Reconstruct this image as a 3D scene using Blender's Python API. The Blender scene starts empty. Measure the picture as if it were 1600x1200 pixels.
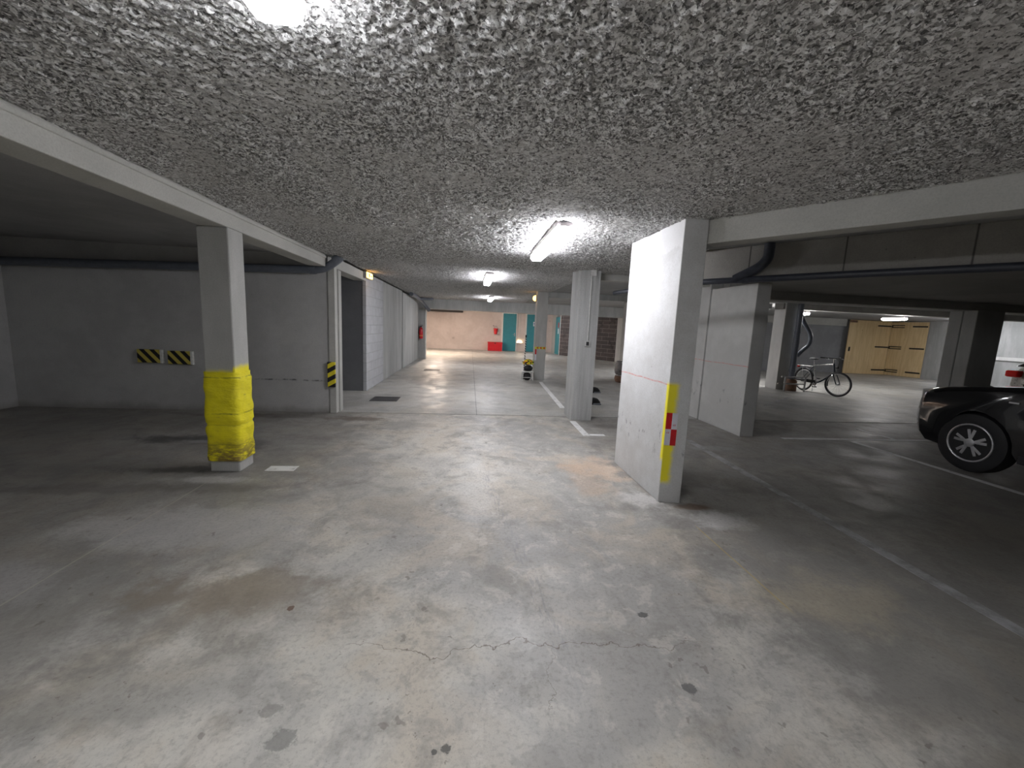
import bpy, math, random
import numpy as np
from mathutils import Vector, Matrix
random.seed(7)
C = bpy.context.scene.collection
PI = math.pi

# ------------------------------------------------------------------ camera
F, YAW, PITCH, ROLL = 634.58, .107411588, -.140175233, .0437462774
cy, sy, cp, sp = math.cos(YAW), math.sin(YAW), math.cos(PITCH), math.sin(PITCH)
fwd = Vector((sy*cp, cy*cp, sp)); right = Vector((cy, -sy, 0)); up = right.cross(fwd)
r_ = right*math.cos(ROLL) + up*math.sin(ROLL); u_ = -right*math.sin(ROLL) + up*math.cos(ROLL)
cam = bpy.data.cameras.new('camera'); co = bpy.data.objects.new('camera', cam); C.objects.link(co)
m3 = Matrix((r_, u_, -fwd)).transposed().to_4x4(); m3.translation = Vector((0, 0, 1.5))
co.matrix_world = m3
cam.sensor_width = 36; cam.lens = F/1600*36; cam.clip_start = .05; cam.clip_end = 100
bpy.context.scene.camera = co

# ------------------------------------------------------------------ mesh helpers
class MB:
    def __init__(s): s.v = []; s.f = []
    def add(s, vs, fs):
        b = len(s.v); s.v += [tuple(v) for v in vs]; s.f += [tuple(b+i for i in f) for f in fs]; return s
    def box(s, x0, y0, z0, x1, y1, z1):
        vs = [(x, y, z) for z in (z0, z1) for y in (y0, y1) for x in (x0, x1)]
        return s.add(vs, [(0, 2, 3, 1), (4, 5, 7, 6), (0, 1, 5, 4), (1, 3, 7, 5), (3, 2, 6, 7), (2, 0, 4, 6)])
    def prism(s, poly, z0, z1):
        n = len(poly); a = sum(poly[i][0]*poly[(i+1) % n][1]-poly[(i+1) % n][0]*poly[i][1] for i in range(n))
        if a < 0: poly = poly[::-1]
        vs = [(x, y, z0) for x, y in poly]+[(x, y, z1) for x, y in poly]
        return s.add(vs, [tuple(range(n-1, -1, -1)), tuple(range(n, 2*n))]+[(i, (i+1) % n, n+(i+1) % n, n+i) for i in range(n)])
    def bar(s, p, q, w, z0, z1):      # upright wall strip along plan line p-q, centred, width w
        d = (Vector(q)-Vector(p)).normalized(); nrm = Vector((-d.y, d.x))*w/2
        return s.prism([tuple(Vector(p)+nrm), tuple(Vector(p)-nrm), tuple(Vector(q)-nrm), tuple(Vector(q)+nrm)], z0, z1)
    def tube(s, pts, r, n=12, caps=True, closed=False):
        P = [Vector(p) for p in pts]; N = len(P); rr = r if hasattr(r, '__len__') else [r]*N
        T = []
        for i in range(N):
            if closed: t = P[(i+1) % N]-P[i-1]
            else: t = P[min(i+1, N-1)]-P[max(i-1, 0)]
            T.append(t.normalized())
        a = Vector((0, 0, 1)) if abs(T[0].z) < .9 else Vector((1, 0, 0))
        u = (a-T[0]*a.dot(T[0])).normalized(); vs = []
        for i in range(N):
            u = (u-T[i]*u.dot(T[i])).normalized(); w = T[i].cross(u)
            for k in range(n):
                A = 2*PI*k/n; vs.append(P[i]+(u*math.cos(A)+w*math.sin(A))*rr[i])
        fs = []
        for i in range(N if closed else N-1):
            j = (i+1) % N
            for k in range(n):
                fs.append((i*n+k, i*n+(k+1) % n, j*n+(k+1) % n, j*n+k))
        if caps and not closed: fs += [tuple(range(n-1, -1, -1)), tuple((N-1)*n+k for k in range(n))]
        return s.add(vs, fs)
    def cyl(s, p, q, r, n=16): return s.tube([p, q], r, n)
    def torus(s, c, axis, R, r, n=36, k=10):
        axis = Vector(axis).normalized(); a = Vector((0, 0, 1)) if abs(axis.z) < .9 else Vector((1, 0, 0))
        u = (a-axis*a.dot(axis)).normalized(); w = axis.cross(u); c = Vector(c)
        return s.tube([c+(u*math.cos(2*PI*i/n)+w*math.sin(2*PI*i/n))*R for i in range(n)], r, k, closed=True)
    def lathe(s, prof, c=(0, 0, 0), n=28, axis='Z'):   # prof: (r, h) pairs
        vs = []; N = len(prof)
        for rr, h in prof:
            for k in range(n):
                A = 2*PI*k/n; x, y = rr*math.cos(A), rr*math.sin(A)
                vs.append({'Z': (c[0]+x, c[1]+y, c[2]+h), 'Y': (c[0]+x, c[1]+h, c[2]-y), 'X': (c[0]+h, c[1]+x, c[2]+y)}[axis])
        fs = [(i*n+k, i*n+(k+1) % n, (i+1)*n+(k+1) % n, (i+1)*n+k) for i in range(N-1) for k in range(n)]
        fs += [tuple(range(n-1, -1, -1)), tuple((N-1)*n+k for k in range(n))]
        return s.add(vs, fs)
    def build(s, name, mat, parent=None, loc=None, smooth=False, bevel=0, seg=2, ang=35):
        me = bpy.data.meshes.new(name); me.from_pydata(s.v, [], s.f); me.update()
        if smooth:
            me.shade_smooth(); me.set_sharp_from_angle(angle=math.radians(ang))
        o = bpy.data.objects.new(name, me); C.objects.link(o)
        if mat: me.materials.append(mat)
        if parent is not None: o.parent = parent
        if loc is not None: o.location = loc
        if bevel:
            b = o.modifiers.new('bevel', 'BEVEL'); b.width = bevel; b.segments = seg; b.limit_method = 'ANGLE'; b.angle_limit = math.radians(40)
        return o

def rp(pts, r, n=6):    # round the corners of a path
    P = [Vector(p) for p in pts]; out = [P[0]]
    for i in range(1, len(P)-1):
        a = P[i]+(P[i-1]-P[i]).normalized()*min(r, (P[i-1]-P[i]).length*.49); b = P[i]+(P[i+1]-P[i]).normalized()*min(r, (P[i+1]-P[i]).length*.49)
        for k in range(n+1):
            t = k/n; out.append(a*(1-t)**2+P[i]*2*t*(1-t)+b*t*t)
    return out+[P[-1]]

def tag(o, label, cat=None, group=None, kind=None):
    o['label'] = label
    if cat: o['category'] = cat
    if group: o['group'] = group
    if kind: o['kind'] = kind
    return o
def struct(o, label, cat): return tag(o, label, cat, kind='structure')
def empty(name, loc, label, cat, group=None, rz=0):
    o = bpy.data.objects.new(name, None); C.objects.link(o); o.location = loc; o.rotation_euler = (0, 0, rz); o.empty_display_size = .1
    return tag(o, label, cat, group)
def dup(root, loc, label, rz=None):
    def cc(o, p=None):
        c = o.copy(); C.objects.link(c)
        if p is not None: c.parent = p
        for ch in o.children: cc(ch, c)
        return c
    bpy.context.view_layer.update()
    r = cc(root); r.location = loc; r['label'] = label
    if rz is not None: r.rotation_euler = (0, 0, rz)
    return r

# ------------------------------------------------------------------ material helpers
class NT:
    def __init__(s, name):
        s.m = bpy.data.materials.new(name); s.m.use_nodes = True; s.t = s.m.node_tree
        s.b = s.t.nodes['Principled BSDF']
    def n(s, typ, ins=None, **kw):
        nd = s.t.nodes.new(typ)
        for k, v in kw.items(): setattr(nd, k, v)
        for k, v in (ins or {}).items(): s.set(nd.inputs[k], v)
        return nd
    def set(s, sock, v):
        if isinstance(v, bpy.types.NodeSocket): s.t.links.new(v, sock)
        else:
            if sock.type == 'RGBA' and len(v) == 3: v = (*v, 1)
            sock.default_value = v
    def pos(s): return s.n('ShaderNodeNewGeometry').outputs['Position']
    def obj(s): return s.n('ShaderNodeTexCoord').outputs['Object']
    def noise(s, vec, scale, detail=5, rough=.6, dist=0, out='Fac', mul=None):
        if mul: vec = s.vm('MULTIPLY', vec, mul)
        return s.n('ShaderNodeTexNoise', {'Vector': vec, 'Scale': scale, 'Detail': detail, 'Roughness': rough, 'Distortion': dist}).outputs[out]
    def noise2(s, vec, scale, detail=5, rough=.6, dist=0, out='Fac', mul=None):
        if mul: vec = s.vm('MULTIPLY', vec, mul)
        return s.n('ShaderNodeTexNoise', {'Vector': vec, 'Scale': scale, 'Detail': min(detail, 5), 'Roughness': rough, 'Distortion': dist}, noise_dimensions='2D').outputs[out]
    def vm(s, op, a, b): return s.n('ShaderNodeVectorMath', {0: a, 1: b}, operation=op).outputs[0]
    def mt(s, op, a, b=0., c=None):
        ins = {0: a, 1: b}
        if c is not None: ins[2] = c
        return s.n('ShaderNodeMath', ins, operation=op).outputs[0]
    def mr(s, v, a, b, c=0., d=1., smooth=True):
        return s.n('ShaderNodeMapRange', {0: v, 1: a, 2: b, 3: c, 4: d}, interpolation_type='SMOOTHSTEP' if smooth else 'LINEAR').outputs[0]
    def mix(s, f, a, b, mode='MIX'):
        nd = s.n('ShaderNodeMix', data_type='RGBA', blend_type=mode)
        s.set(nd.inputs[0], f); s.set(nd.inputs[6], a); s.set(nd.inputs[7], b); return nd.outputs[2]
    def xyz(s, v): return s.n('ShaderNodeSeparateXYZ', {0: v}).outputs
    def bump(s, h, strength, dist=.01):
        nd = s.n('ShaderNodeBump', {'Height': h, 'Strength': strength, 'Distance': dist}); s.set(s.b.inputs['Normal'], nd.outputs[0])
    def done(s, col=None, rough=None, metal=None, **kw):
        if col is not None: s.set(s.b.inputs['Base Color'], col)
        if rough is not None: s.set(s.b.inputs['Roughness'], rough)
        if metal is not None: s.set(s.b.inputs['Metallic'], metal)
        for k, v in kw.items(): s.set(s.b.inputs[k.replace('_', ' ')], v)
        return s.m
    def band(s, v, a, b, soft):   # 1 between a and b
        return s.mt('MULTIPLY', s.mr(v, a-soft, a+soft), s.mr(v, b-soft, b+soft, 1, 0))

def plain(name, col, rough=.5, metal=0., var=.12, scale=25, bump=0., **kw):
    t = NT(name); p = t.obj(); k = t.noise(p, scale, 4)
    c = t.mix(t.mr(k, .3, .7), tuple(x*(1-var) for x in col), tuple(min(1, x*(1+var)) for x in col))
    if bump: t.bump(t.noise(p, scale*4, 3), bump, .003)
    return t.done(c, t.mr(k, .2, .8, max(.02, rough-.06), rough+.06), metal, **kw)

def emis(name, col, strength):
    t = NT(name); t.done((.8, .8, .8), .4)
    t.set(t.b.inputs['Emission Color'], col); t.b.inputs['Emission Strength'].default_value = strength
    return t.m

def concrete(name, c1, c2, grain=(1, 1, 1), bump=.25, rough=.8, extra=None, pits=True, seams=None):
    t = NT(name); p = t.pos()
    big = t.noise(p, 1.1, 3, .65, .4, mul=grain); mid = t.noise(p, 7, 4, .7, mul=grain); fine = t.noise(p, 90, 2)
    c = t.mix(t.mr(t.mt('ADD', t.mt('MULTIPLY', big, .65), t.mt('MULTIPLY', mid, .35)), .36, .64), c1, c2)
    c = t.mix(t.mr(fine, .35, .75, 0, .22), c, tuple(x*.55 for x in c1))
    h = t.mt('ADD', t.mt('MULTIPLY', t.noise(p, 9, 2, .7, mul=grain), .6), t.mt('MULTIPLY', fine, .35))
    if pits:
        vo = t.n('ShaderNodeTexVoronoi', {'Vector': p, 'Scale': 9.}, feature='F1').outputs['Distance']
        pit = t.mt('MULTIPLY', t.mr(vo, .03, .075, 1, 0), t.mr(t.noise(p, 2.3, 2), .5, .62))
        c = t.mix(t.mt('MULTIPLY', pit, .55), c, tuple(x*.3 for x in c1)); h = t.mt('SUBTRACT', h, pit)
    if extra: c = extra(t, p, c) or c
    t.bump(h, bump, .012)
    return t.done(c, t.mr(mid, .3, .7, rough-.1, rough+.1))

# wall concrete: red snapped chalk line + scuffs
def chalk(z, soft=.006, lim=4.11):
    def ex(t, p, c):
        x, y, zz = t.xyz(p); w = t.mt('ADD', zz, t.mt('MULTIPLY', t.noise(p, 3, 2), .03))
        ln = t.mt('MULTIPLY', t.mt('MULTIPLY', t.band(w, z+.01, z+.019, soft), t.mr(t.noise(p, 14, 3), .3, .55)), t.mt('LESS_THAN', x, lim))
        c = t.mix(t.mt('MULTIPLY', ln, .75), c, (.62, .09, .06))
        sc = t.mt('MULTIPLY', t.band(zz, .42, .66, .08), t.mr(t.noise(p, 14, 4, mul=(1, 1, .6)), .6, .68))
        return t.mix(t.mt('MULTIPLY', sc, .6), c, (.10, .10, .11))
    return ex
def wing_extra(t, p, c):
    c = chalk(1.06, lim=1.74)(t, p, c); x, y, z = t.xyz(p); nz = t.mt('MULTIPLY', t.mt('SUBTRACT', t.noise(p, 11, 4), .5), .07)
    top = t.mt('MULTIPLY', t.mr(t.mt('ADD', z, t.mt('MULTIPLY', t.noise(p, 3, 4), .35)), 2.38, 2.40), t.band(y, 3.3, 4.3, .03))
    c = t.mix(t.mt('MULTIPLY', top, .4), c, (.78, .78, .78))
    m = t.mt('MULTIPLY', t.band(t.mt('ADD', z, nz), .19, 1.07, .03), t.mr(t.mt('ADD', x, nz), 1.775, 1.825, 1, 0))
    m = t.mt('MULTIPLY', m, t.mr(t.mt('ADD', y, t.mt('MULTIPLY', nz, .4)), 3.335, 3.36, 1, 0))
    lo = t.mt('MAXIMUM', t.mr(z, .36, .42), t.mr(y, 3.309, 3.312, 1, 0))
    return t.mix(t.mt('MULTIPLY', t.mt('MULTIPLY', m, lo), .96), c, (.95, .84, .01))
def jointline(yy=None, z=.53):
    def ex(t, p, c):
        x, y, zz = t.xyz(p); w = t.mt('ADD', zz, t.mt('MULTIPLY', t.noise(p, 2.2, 3), .05))
        ln = t.mt('MULTIPLY', t.band(w, z, z+.022, .008), t.mt('MULTIPLY', t.mr(x, -4.8, -2.8), t.mr(t.noise(p, 9, 3), .42, .62)))
        c = t.mix(t.mt('MULTIPLY', ln, .8), c, (.03, .03, .03))
        dirt = t.mr(t.mt('ADD', zz, t.mt('MULTIPLY', t.noise(p, 5, 4), .16)), .06, .22, .45, 0)
        return t.mix(dirt, c, (.13, .10, .07))
    return ex
def col_yellow(t, p, c):
    x, y, z = t.xyz(p); w = t.mt('ADD', z, t.mt('MULTIPLY', t.noise(p, 9, 3), .05))
    lim = t.mr(x, -2.19, -2.18, .985, 1.03)
    m = t.mt('MULTIPLY', t.mr(t.mt('SUBTRACT', w, lim), -.02, .045, 1, 0), t.mr(z, .12, .14))
    return t.mix(t.mt('MULTIPLY', m, .95), c, (.95, .84, .015))

M = {}
M['pil'] = concrete('pillar_concrete', (.42, .42, .40), (.54, .54, .52), (1, 1, .35))
M['pil_yellow'] = concrete('pillar_concrete_yellow_spray', (.42, .42, .40), (.54, .54, .52), (1, 1, .35), extra=col_yellow)
M['board'] = concrete('board_marked_concrete', (.36, .36, .35), (.52, .53, .52), (5, 5, .3), .5)
M['beam'] = concrete('beam_concrete', (.47, .47, .44), (.57, .565, .53), (.6, .6, 1))
M['wing'] = concrete('wing_wall_concrete', (.55, .55, .54), (.66, .67, .67), extra=wing_extra, bump=.15)
M['wall2'] = concrete('chalk_line_concrete', (.50, .50, .48), (.60, .60, .58), extra=chalk(1.06), bump=.15)
M['wall'] = concrete('cast_wall_concrete', (.46, .46, .455), (.55, .55, .54), extra=jointline(), bump=.15)
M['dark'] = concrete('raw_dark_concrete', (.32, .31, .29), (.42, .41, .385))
M['panel'] = concrete('pale_panel_concrete', (.40, .41, .40), (.54, .55, .54), (2, 2, .4))
M['darkwall'] = concrete('grey_render', (.27, .275, .285), (.34, .345, .36))
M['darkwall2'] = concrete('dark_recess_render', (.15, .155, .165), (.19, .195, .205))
def gird_extra(t, p, c):
    x, y, z = t.xyz(p); al = t.mt('ADD', t.mt('MULTIPLY', x, .62), t.mt('MULTIPLY', y, -.785)); fr = t.mt('FRACT', t.mt('ADD', t.mt('DIVIDE', al, .80), .33))
    return t.mix(t.mt('MULTIPLY', t.band(fr, .49, .505, .006), .8), c, (.04, .04, .04))
M['gird'] = concrete('girder_concrete', (.33, .315, .285), (.42, .40, .365), extra=gird_extra)
M['slab'] = concrete('slab_soffit', (.34, .34, .34), (.44, .44, .44))

def blockwall(name, c1, c2, mort, odd=None, scale=1., axes='YZ', th=.02):
    t = NT(name); p = t.pos(); x, y, z = t.xyz(p); h = {'Y': y, 'X': x, 'D': t.mt('MULTIPLY', t.mt('SUBTRACT', x, y), .71)}[axes[0]]
    v = t.n('ShaderNodeCombineXYZ', {0: h, 1: z}).outputs[0]
    b = t.n('ShaderNodeTexBrick', {'Vector': v, 'Color1': (*c1, 1), 'Color2': (*c2, 1), 'Mortar': (*mort, 1), 'Scale': scale, 'Mortar Size': th, 'Mortar Smooth': .3, 'Bias': 0., 'Brick Width': .5 if axes[0] != 'D' else .8, 'Row Height': .2})
    k = t.noise(p, 6, 5); c = t.mix(t.mr(k, .35, .7, 0, .35), b.outputs['Color'], tuple(x*.7 for x in c1))
    if odd: c = t.mix(t.mt('MULTIPLY', t.mr(t.noise(p, 3.1, 2), .58, .64), .7), c, odd)
    t.bump(t.mt('ADD', t.mt('MULTIPLY', b.outputs['Fac'], -1.), t.mt('MULTIPLY', t.noise(p, 60, 3), .4)), .4, .01)
    return t.done(c, .85)
M['block'] = blockwall('pale_block_masonry', (.50, .51, .53), (.55, .56, .58), (.46, .47, .48), th=.012)
M['brick'] = blockwall('dark_block_masonry', (.070, .058, .058), (.05, .044, .046), (.17, .16, .15), (.03, .027, .027), axes='DZ', th=.014)
M['pinkwall'] = concrete('pinkish_render', (.57, .50, .47), (.67, .60, .57), extra=lambda t, p, c: t.mix(t.mt('MULTIPLY', t.mr(t.n('ShaderNodeTexVoronoi', {'Vector': t.vm('MULTIPLY', p, (1, 1, 1.3)), 'Scale': .85}).outputs['Distance'], .05, .12, 1, 0), .5), c, (.22, .16, .14)))

# ceiling spray
def spray_mat():
    t = NT('sprayed_ceiling'); p = t.pos()
    fl = t.n('ShaderNodeAttribute', attribute_name='flake').outputs['Fac']
    pw = t.vm('ADD', p, t.vm('MULTIPLY', t.noise(p, 40, 2, out='Color'), (.016, .016, .016)))
    v1 = t.n('ShaderNodeTexVoronoi', {'Vector': pw, 'Scale': 58.}).outputs; v2 = t.n('ShaderNodeTexVoronoi', {'Vector': pw, 'Scale': 125.}).outputs
    r1 = t.xyz(v1['Color'])[0]; r2 = t.xyz(v2['Color'])[1]; mid = t.noise(p, 24, 5, .65)
    k = t.mt('ADD', t.mt('MULTIPLY', r1, .55), t.mt('MULTIPLY', r2, .45))
    c = t.mix(t.mr(k, .25, .75), (.30, .295, .29), (.97, .97, .97))  # light and shade contrast between flakes put into the cell colours
    bald = t.mix(t.mr(mid, .35, .65), (.60, .59, .575), (.80, .79, .78))
    c = t.mix(t.mr(t.mt('ADD', fl, t.mt('MULTIPLY', t.mt('SUBTRACT', mid, .5), .9)), -.05, .75, .25, 1), bald, c)
    pit = t.mt('MULTIPLY', t.mr(t.noise(p, 58, 3), .555, .635), .85); c = t.mix(pit, c, (.10, .095, .095))  # pits also coloured dark: shade of the gaps painted in
    t.bump(t.mt('SUBTRACT', t.mt('ADD', t.mt('MULTIPLY', r1, .8), t.mt('MULTIPLY', r2, .6)), pit), 1., .012)
    return t.done(c, .92)
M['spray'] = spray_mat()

def floor_mat(name, near):
    t = NT(name); p = t.pos(); x, y, z = t.xyz(p)
    big = t.noise2(p, .55, 4, .62, .5); mid = t.noise2(p, 2.6, 6, .68, .35); fine = t.noise2(p, 45, 3); spk = t.noise2(p, 160, 2)
    wob = t.mt('SUBTRACT', t.noise2(p, 3.2, 6, .7), .5)
    hue = t.noise2(p, 1.7, 5, .6, .6); pat = t.noise2(p, 5.5, 5, .7, .25); chip = t.n('ShaderNodeTexVoronoi', {'Vector': t.vm('ADD', p, t.vm('MULTIPLY', t.noise2(p, 12, 3, out='Color'), (.1, .1, .1))), 'Scale': 5.5}, voronoi_dimensions='2D').outputs['Distance']
    chips = t.mt('MULTIPLY', t.mr(chip, .045, .085, 1, 0), t.mr(t.noise2(p, 1.3, 3), .54, .62))
    fleck = t.mt('MULTIPLY', t.mr(t.noise2(p, 30, 4, .7), .66, .72), t.mr(t.noise2(p, 1.9, 3), .48, .62))
    if near:
        c = t.mix(t.mr(big, .36, .62), (.37, .36, .335), (.56, .54, .485))
        c = t.mix(t.mt('MULTIPLY', t.mr(hue, .45, .66), .6), c, (.52, .46, .37))
        c = t.mix(t.mt('MULTIPLY', t.mr(hue, .50, .34), .5), c, (.40, .395, .375))
        c = t.mix(t.mr(mid, .52, .72, 0, .6), c, (.27, .255, .23))
        c = t.mix(t.mr(pat, .54, .66, 0, .45), c, (.63, .60, .54)); c = t.mix(t.mr(pat, .46, .36, 0, .4), c, (.28, .27, .25))
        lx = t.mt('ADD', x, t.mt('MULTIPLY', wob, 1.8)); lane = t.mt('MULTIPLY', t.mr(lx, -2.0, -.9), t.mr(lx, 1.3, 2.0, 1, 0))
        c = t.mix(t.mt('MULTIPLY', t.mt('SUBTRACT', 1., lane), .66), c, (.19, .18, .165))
        B = [  # x, y, rx, ry, colour, strength, softness
            (-3.3, 5.1, .75, .22, (.06, .06, .06), .85), (-2.72, 4.05, .5, .10, (.07, .065, .06), .7), (-3.1, 5.0, .35, .08, (.35, .34, .33), .7), (-3.0, 3.6, 1.4, .14, (.12, .11, .10), .5),
            (-1.9, 2.95, .9, .38, (.50, .49, .47), .55), (-2.9, 2.3, .8, .3, (.45, .44, .43), .4), (-2.25, 3.80, .42, .08, (.55, .54, .52), .6),
            (1.45, 4.15, .32, .42, (.60, .45, .33), .6), (1.25, 3.9, .25, .5, (.47, .33, .22), .4), (1.62, 3.35, .25, .2, (.66, .65, .63), .6), (2.1, 2.95, .35, .18, (.62, .61, .60), .55), (2.0, 3.2, .17, .06, (.16, .09, .05), .8),
            (-1.7, 6.3, .55, .16, (.16, .12, .09), .6), (-3.0, 6.4, 1.2, .16, (.10, .08, .07), .5), (-.9, 5.9, .5, .3, (.23, .22, .20), .4), (-2.6, 4.9, .35, .2, (.10, .10, .10), .6),
            (-1.2, 2.1, .8, .35, (.22, .20, .17), .45), (-.7, 3.4, .5, .7, (.27, .26, .23), .35), (-1.3, 1.6, .6, .25, (.25, .24, .21), .35), (.1, 3.6, .2, .8, (.62, .61, .58), .35),
            (.966, 1.896, .032, .026, (.05, .05, .05), .85), (.978, 1.451, .035, .032, (.10, .10, .10), .8), (-.045, 1.263, .02, .02, (.05, .05, .05), .8), (-.085, 1.255, .012, .012, (.05, .05, .05), .8), (-.63, 1.33, .06, .045, (.17, .17, .16), .6), (-.72, 1.45, .05, .03, (.18, .17, .15), .5), (-.89, 2.03, .02, .02, (.10, .04, .02), .8),
            (-1.25, 2.2, .6, .22, (.22, .17, .12), .45), (2.15, 2.0, .5, .25, (.47, .41, .29), .4), (3.6, 3.3, .9, .7, (.17, .165, .15), .5), (4.0, 2.3, .8, .6, (.24, .23, .20), .3), (2.4, 4.6, .5, .5, (.16, .155, .14), .55), (3.3, 5.0, .35, .15, (.4, .4, .4), .5),
            (5.6, 4.9, .8, .5, (.17, .17, .16), .4), (2.3, 6.1, .35, .15, (.13, .12, .11), .5)]
    else:
        c = t.mix(t.mr(big, .36, .62), (.36, .355, .335), (.49, .485, .455))
        c = t.mix(t.mr(hue, .45, .66, 0, .35), c, (.46, .43, .36))
        c = t.mix(t.mr(t.noise2(p, 1.6, 5, .6), .5, .72, 0, .55), c, (.26, .26, .25))
        B = [(-1.1, 11., .5, 1.6, (.17, .17, .17), .45), (-1.2, 13.5, .5, .6, (.12, .12, .12), .5), (.2, 16.6, 2.4, .9, (.20, .21, .22), .5), (.6, 9.2, .25, 1.5, (.24, .24, .24), .4), (3., 9.5, .8, 1., (.5, .5, .5), .3), (7.5, 8.5, 1.6, .8, (.22, .22, .22), .5)]
    wobf = t.mt('SUBTRACT', t.noise2(p, 28, 4, .7), .5)
    for (bx, by, rx, ry, col, k) in B:
        d = t.vm('MULTIPLY', t.vm('SUBTRACT', p, (bx, by, 0)), (1/rx, 1/ry, 0)); ln = t.n('ShaderNodeVectorMath', {0: d}, operation='LENGTH').outputs['Value']
        amp = 1.5 if rx < .1 else 2.2
        c = t.mix(t.mr(t.mt('ADD', ln, t.mt('MULTIPLY', wobf if rx < .1 else wob, amp)), .75 if rx < .1 else .45, .98 if rx < .1 else 1.15, k, 0), c, col)
    c = t.mix(t.mt('MULTIPLY', chips, .5), c, (.13, .11, .09)); c = t.mix(t.mt('MULTIPLY', fleck, .6), c, (.13, .10, .08))
    c = t.mix(t.mr(fine, .45, .8, 0, .35), c, (.2, .19, .17)); c = t.mix(t.mr(spk, .66, .74, 0, .35), c, (.12, .12, .11))
    h = t.noise2(p, 60, 2)
    if near:   # hairline cracks
        cr = t.mt('ADD', t.mt('SUBTRACT', y, 1.72), t.mt('MULTIPLY', t.mt('SUBTRACT', t.noise2(p, 2.6, 5, .6), .5), .36))
        crk = t.mt('MULTIPLY', t.mr(t.mt('ABSOLUTE', cr), .0015, .0045, 1, 0), t.band(x, -.5, 1.1, .2))
        c2 = t.mt('ADD', t.mt('SUBTRACT', x, .36), t.mt('MULTIPLY', t.mt('SUBTRACT', t.noise2(p, 4., 5, .6), .5), .25))
        crk2 = t.mt('MULTIPLY', t.mr(t.mt('ABSOLUTE', c2), .001, .003, 1, 0), t.band(y, 1.38, 1.70, .05))
        ty = t.mt('ADD', t.mt('ADD', x, t.mt('MULTIPLY', y, .13)), -.70); sk = t.mt('MULTIPLY', t.mt('MULTIPLY', t.mr(t.mt('ABSOLUTE', ty), .03, .06, 1, 0), t.band(y, 1.5, 4.2, .4)), t.mr(t.noise2(p, 8, 5, .7, mul=(6, 1, 1)), .5, .62)); c = t.mix(t.mt('MULTIPLY', sk, .45), c, (.25, .25, .26))
        yl2 = t.mt('MULTIPLY', t.mr(t.mt('ABSOLUTE', t.mt('ADD', x, 2.31)), .003, .007, 1, 0), t.band(y, 1.6, 3.8, .2)); c = t.mix(t.mt('MULTIPLY', yl2, .4), c, (.55, .52, .40))
        ck = t.mt('MAXIMUM', crk, t.mt('MULTIPLY', crk2, .6)); c = t.mix(t.mt('MULTIPLY', ck, .8), c, (.16, .13, .10))
        yl = t.mt('MULTIPLY', t.band(t.mt('ADD', x, t.mt('MULTIPLY', t.noise2(p, 3, 3), .012)), 1.822, 1.834, .003), t.band(y, 1.9, 2.85, .05)); c = t.mix(t.mt('MULTIPLY', yl, .5), c, (.5, .36, .10))
    else:      # sawn centre joint
        sj = t.mr(t.mt('ABSOLUTE', t.mt('SUBTRACT', x, .15)), .004, .009, 1, 0); c = t.mix(t.mt('MULTIPLY', sj, .7), c, (.08, .08, .08))
    t.bump(h, .12, .006)
    ro = t.mt('ADD', t.mr(mid, .35, .65, .42 if near else .36, .62 if near else .56), t.mt('MULTIPLY', t.mt('SUBTRACT', fine, .5), .25))
    return t.done(c, ro)
M['floor'] = floor_mat('worn_floor_concrete', True); M['floor2'] = floor_mat('polished_floor_concrete', False)

def stripes(name, ang, period, c1, c2, off=0., plane='XZ'):
    t = NT(name); x, y, z = t.xyz(t.obj()); a = {'X': x, 'Y': y}[plane[0]]
    s = t.mt('ADD', t.mt('MULTIPLY', a, math.cos(ang)), t.mt('MULTIPLY', z, math.sin(ang)))
    fr = t.mt('FRACT', t.mt('ADD', t.mt('DIVIDE', s, period), off)); k = t.mr(fr, .49, .51, smooth=False)
    return t.done(t.mix(k, c1, c2), .55)
BLK = (.012, .012, .016)
M['str_wall'] = stripes('hazard_foam_wall', math.radians(42), .105, (.62, .52, .10), BLK)
M['str_jamb'] = stripes('hazard_foam_jamb', math.radians(120), .125, (.80, .68, .03), BLK)
M['foam_white'] = plain('white_foam_edge', (.75, .75, .72), .6)
def pad_mat():
    t = NT('yellow_painted_padding'); p = t.obj(); x, y, z = t.xyz(p)
    c = t.mix(t.mr(t.noise(p, 7, 5), .35, .7), (.95, .84, .012), (.85, .74, .02))
    scr = t.mr(t.noise(p, 5, 6, .7, mul=(1.2, 1.2, 9)), .60, .70)
    c = t.mix(t.mt('MULTIPLY', scr, .6), c, (.24, .19, .03))
    bot = t.mt('MULTIPLY', t.mr(t.mt('ADD', z, t.mt('MULTIPLY', t.noise(p, 6, 4), .25)), .26, .50, 1, 0), t.mr(t.noise(p, 9, 5, .7, mul=(1, 1, 3)), .36, .56))
    c = t.mix(t.mt('MULTIPLY', bot, .9), c, (.16, .09, .035))
    w = t.mt('ADD', z, t.mt('MULTIPLY', t.noise(p, 3.5, 3), .07))
    for zz, s in ((.945, .8), (.605, .75), (.49, .3), (.30, .5)):
        c = t.mix(t.mt('MULTIPLY', t.mt('MULTIPLY', t.band(w, zz, zz+.008, .006), t.mr(t.noise(p, 8, 3), .35, .55)), s), c, (.10, .08, .02))
    t.bump(t.noise(p, 14, 5, mul=(1, 1, 2.2)), .5, .02); return t.done(c, .6)
M['pad'] = pad_mat()
M['pipe'] = plain('grey_pvc', (.13, .145, .175), .35, var=.08)
M['pipe_pale'] = plain('pale_grey_pvc', (.27, .29, .33), .4)
M['lamp_house'] = plain('lamp_housing_grey', (.42, .39, .39), .5)
M['lamp0'] = emis('diffuser_foreground', (.94, .945, .98), 11.); M['lamp'] = emis('diffuser_white', (.95, .945, 1.), 16.); M['lampR'] = emis('diffuser_side', (.98, .96, .96), 22.)
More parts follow.
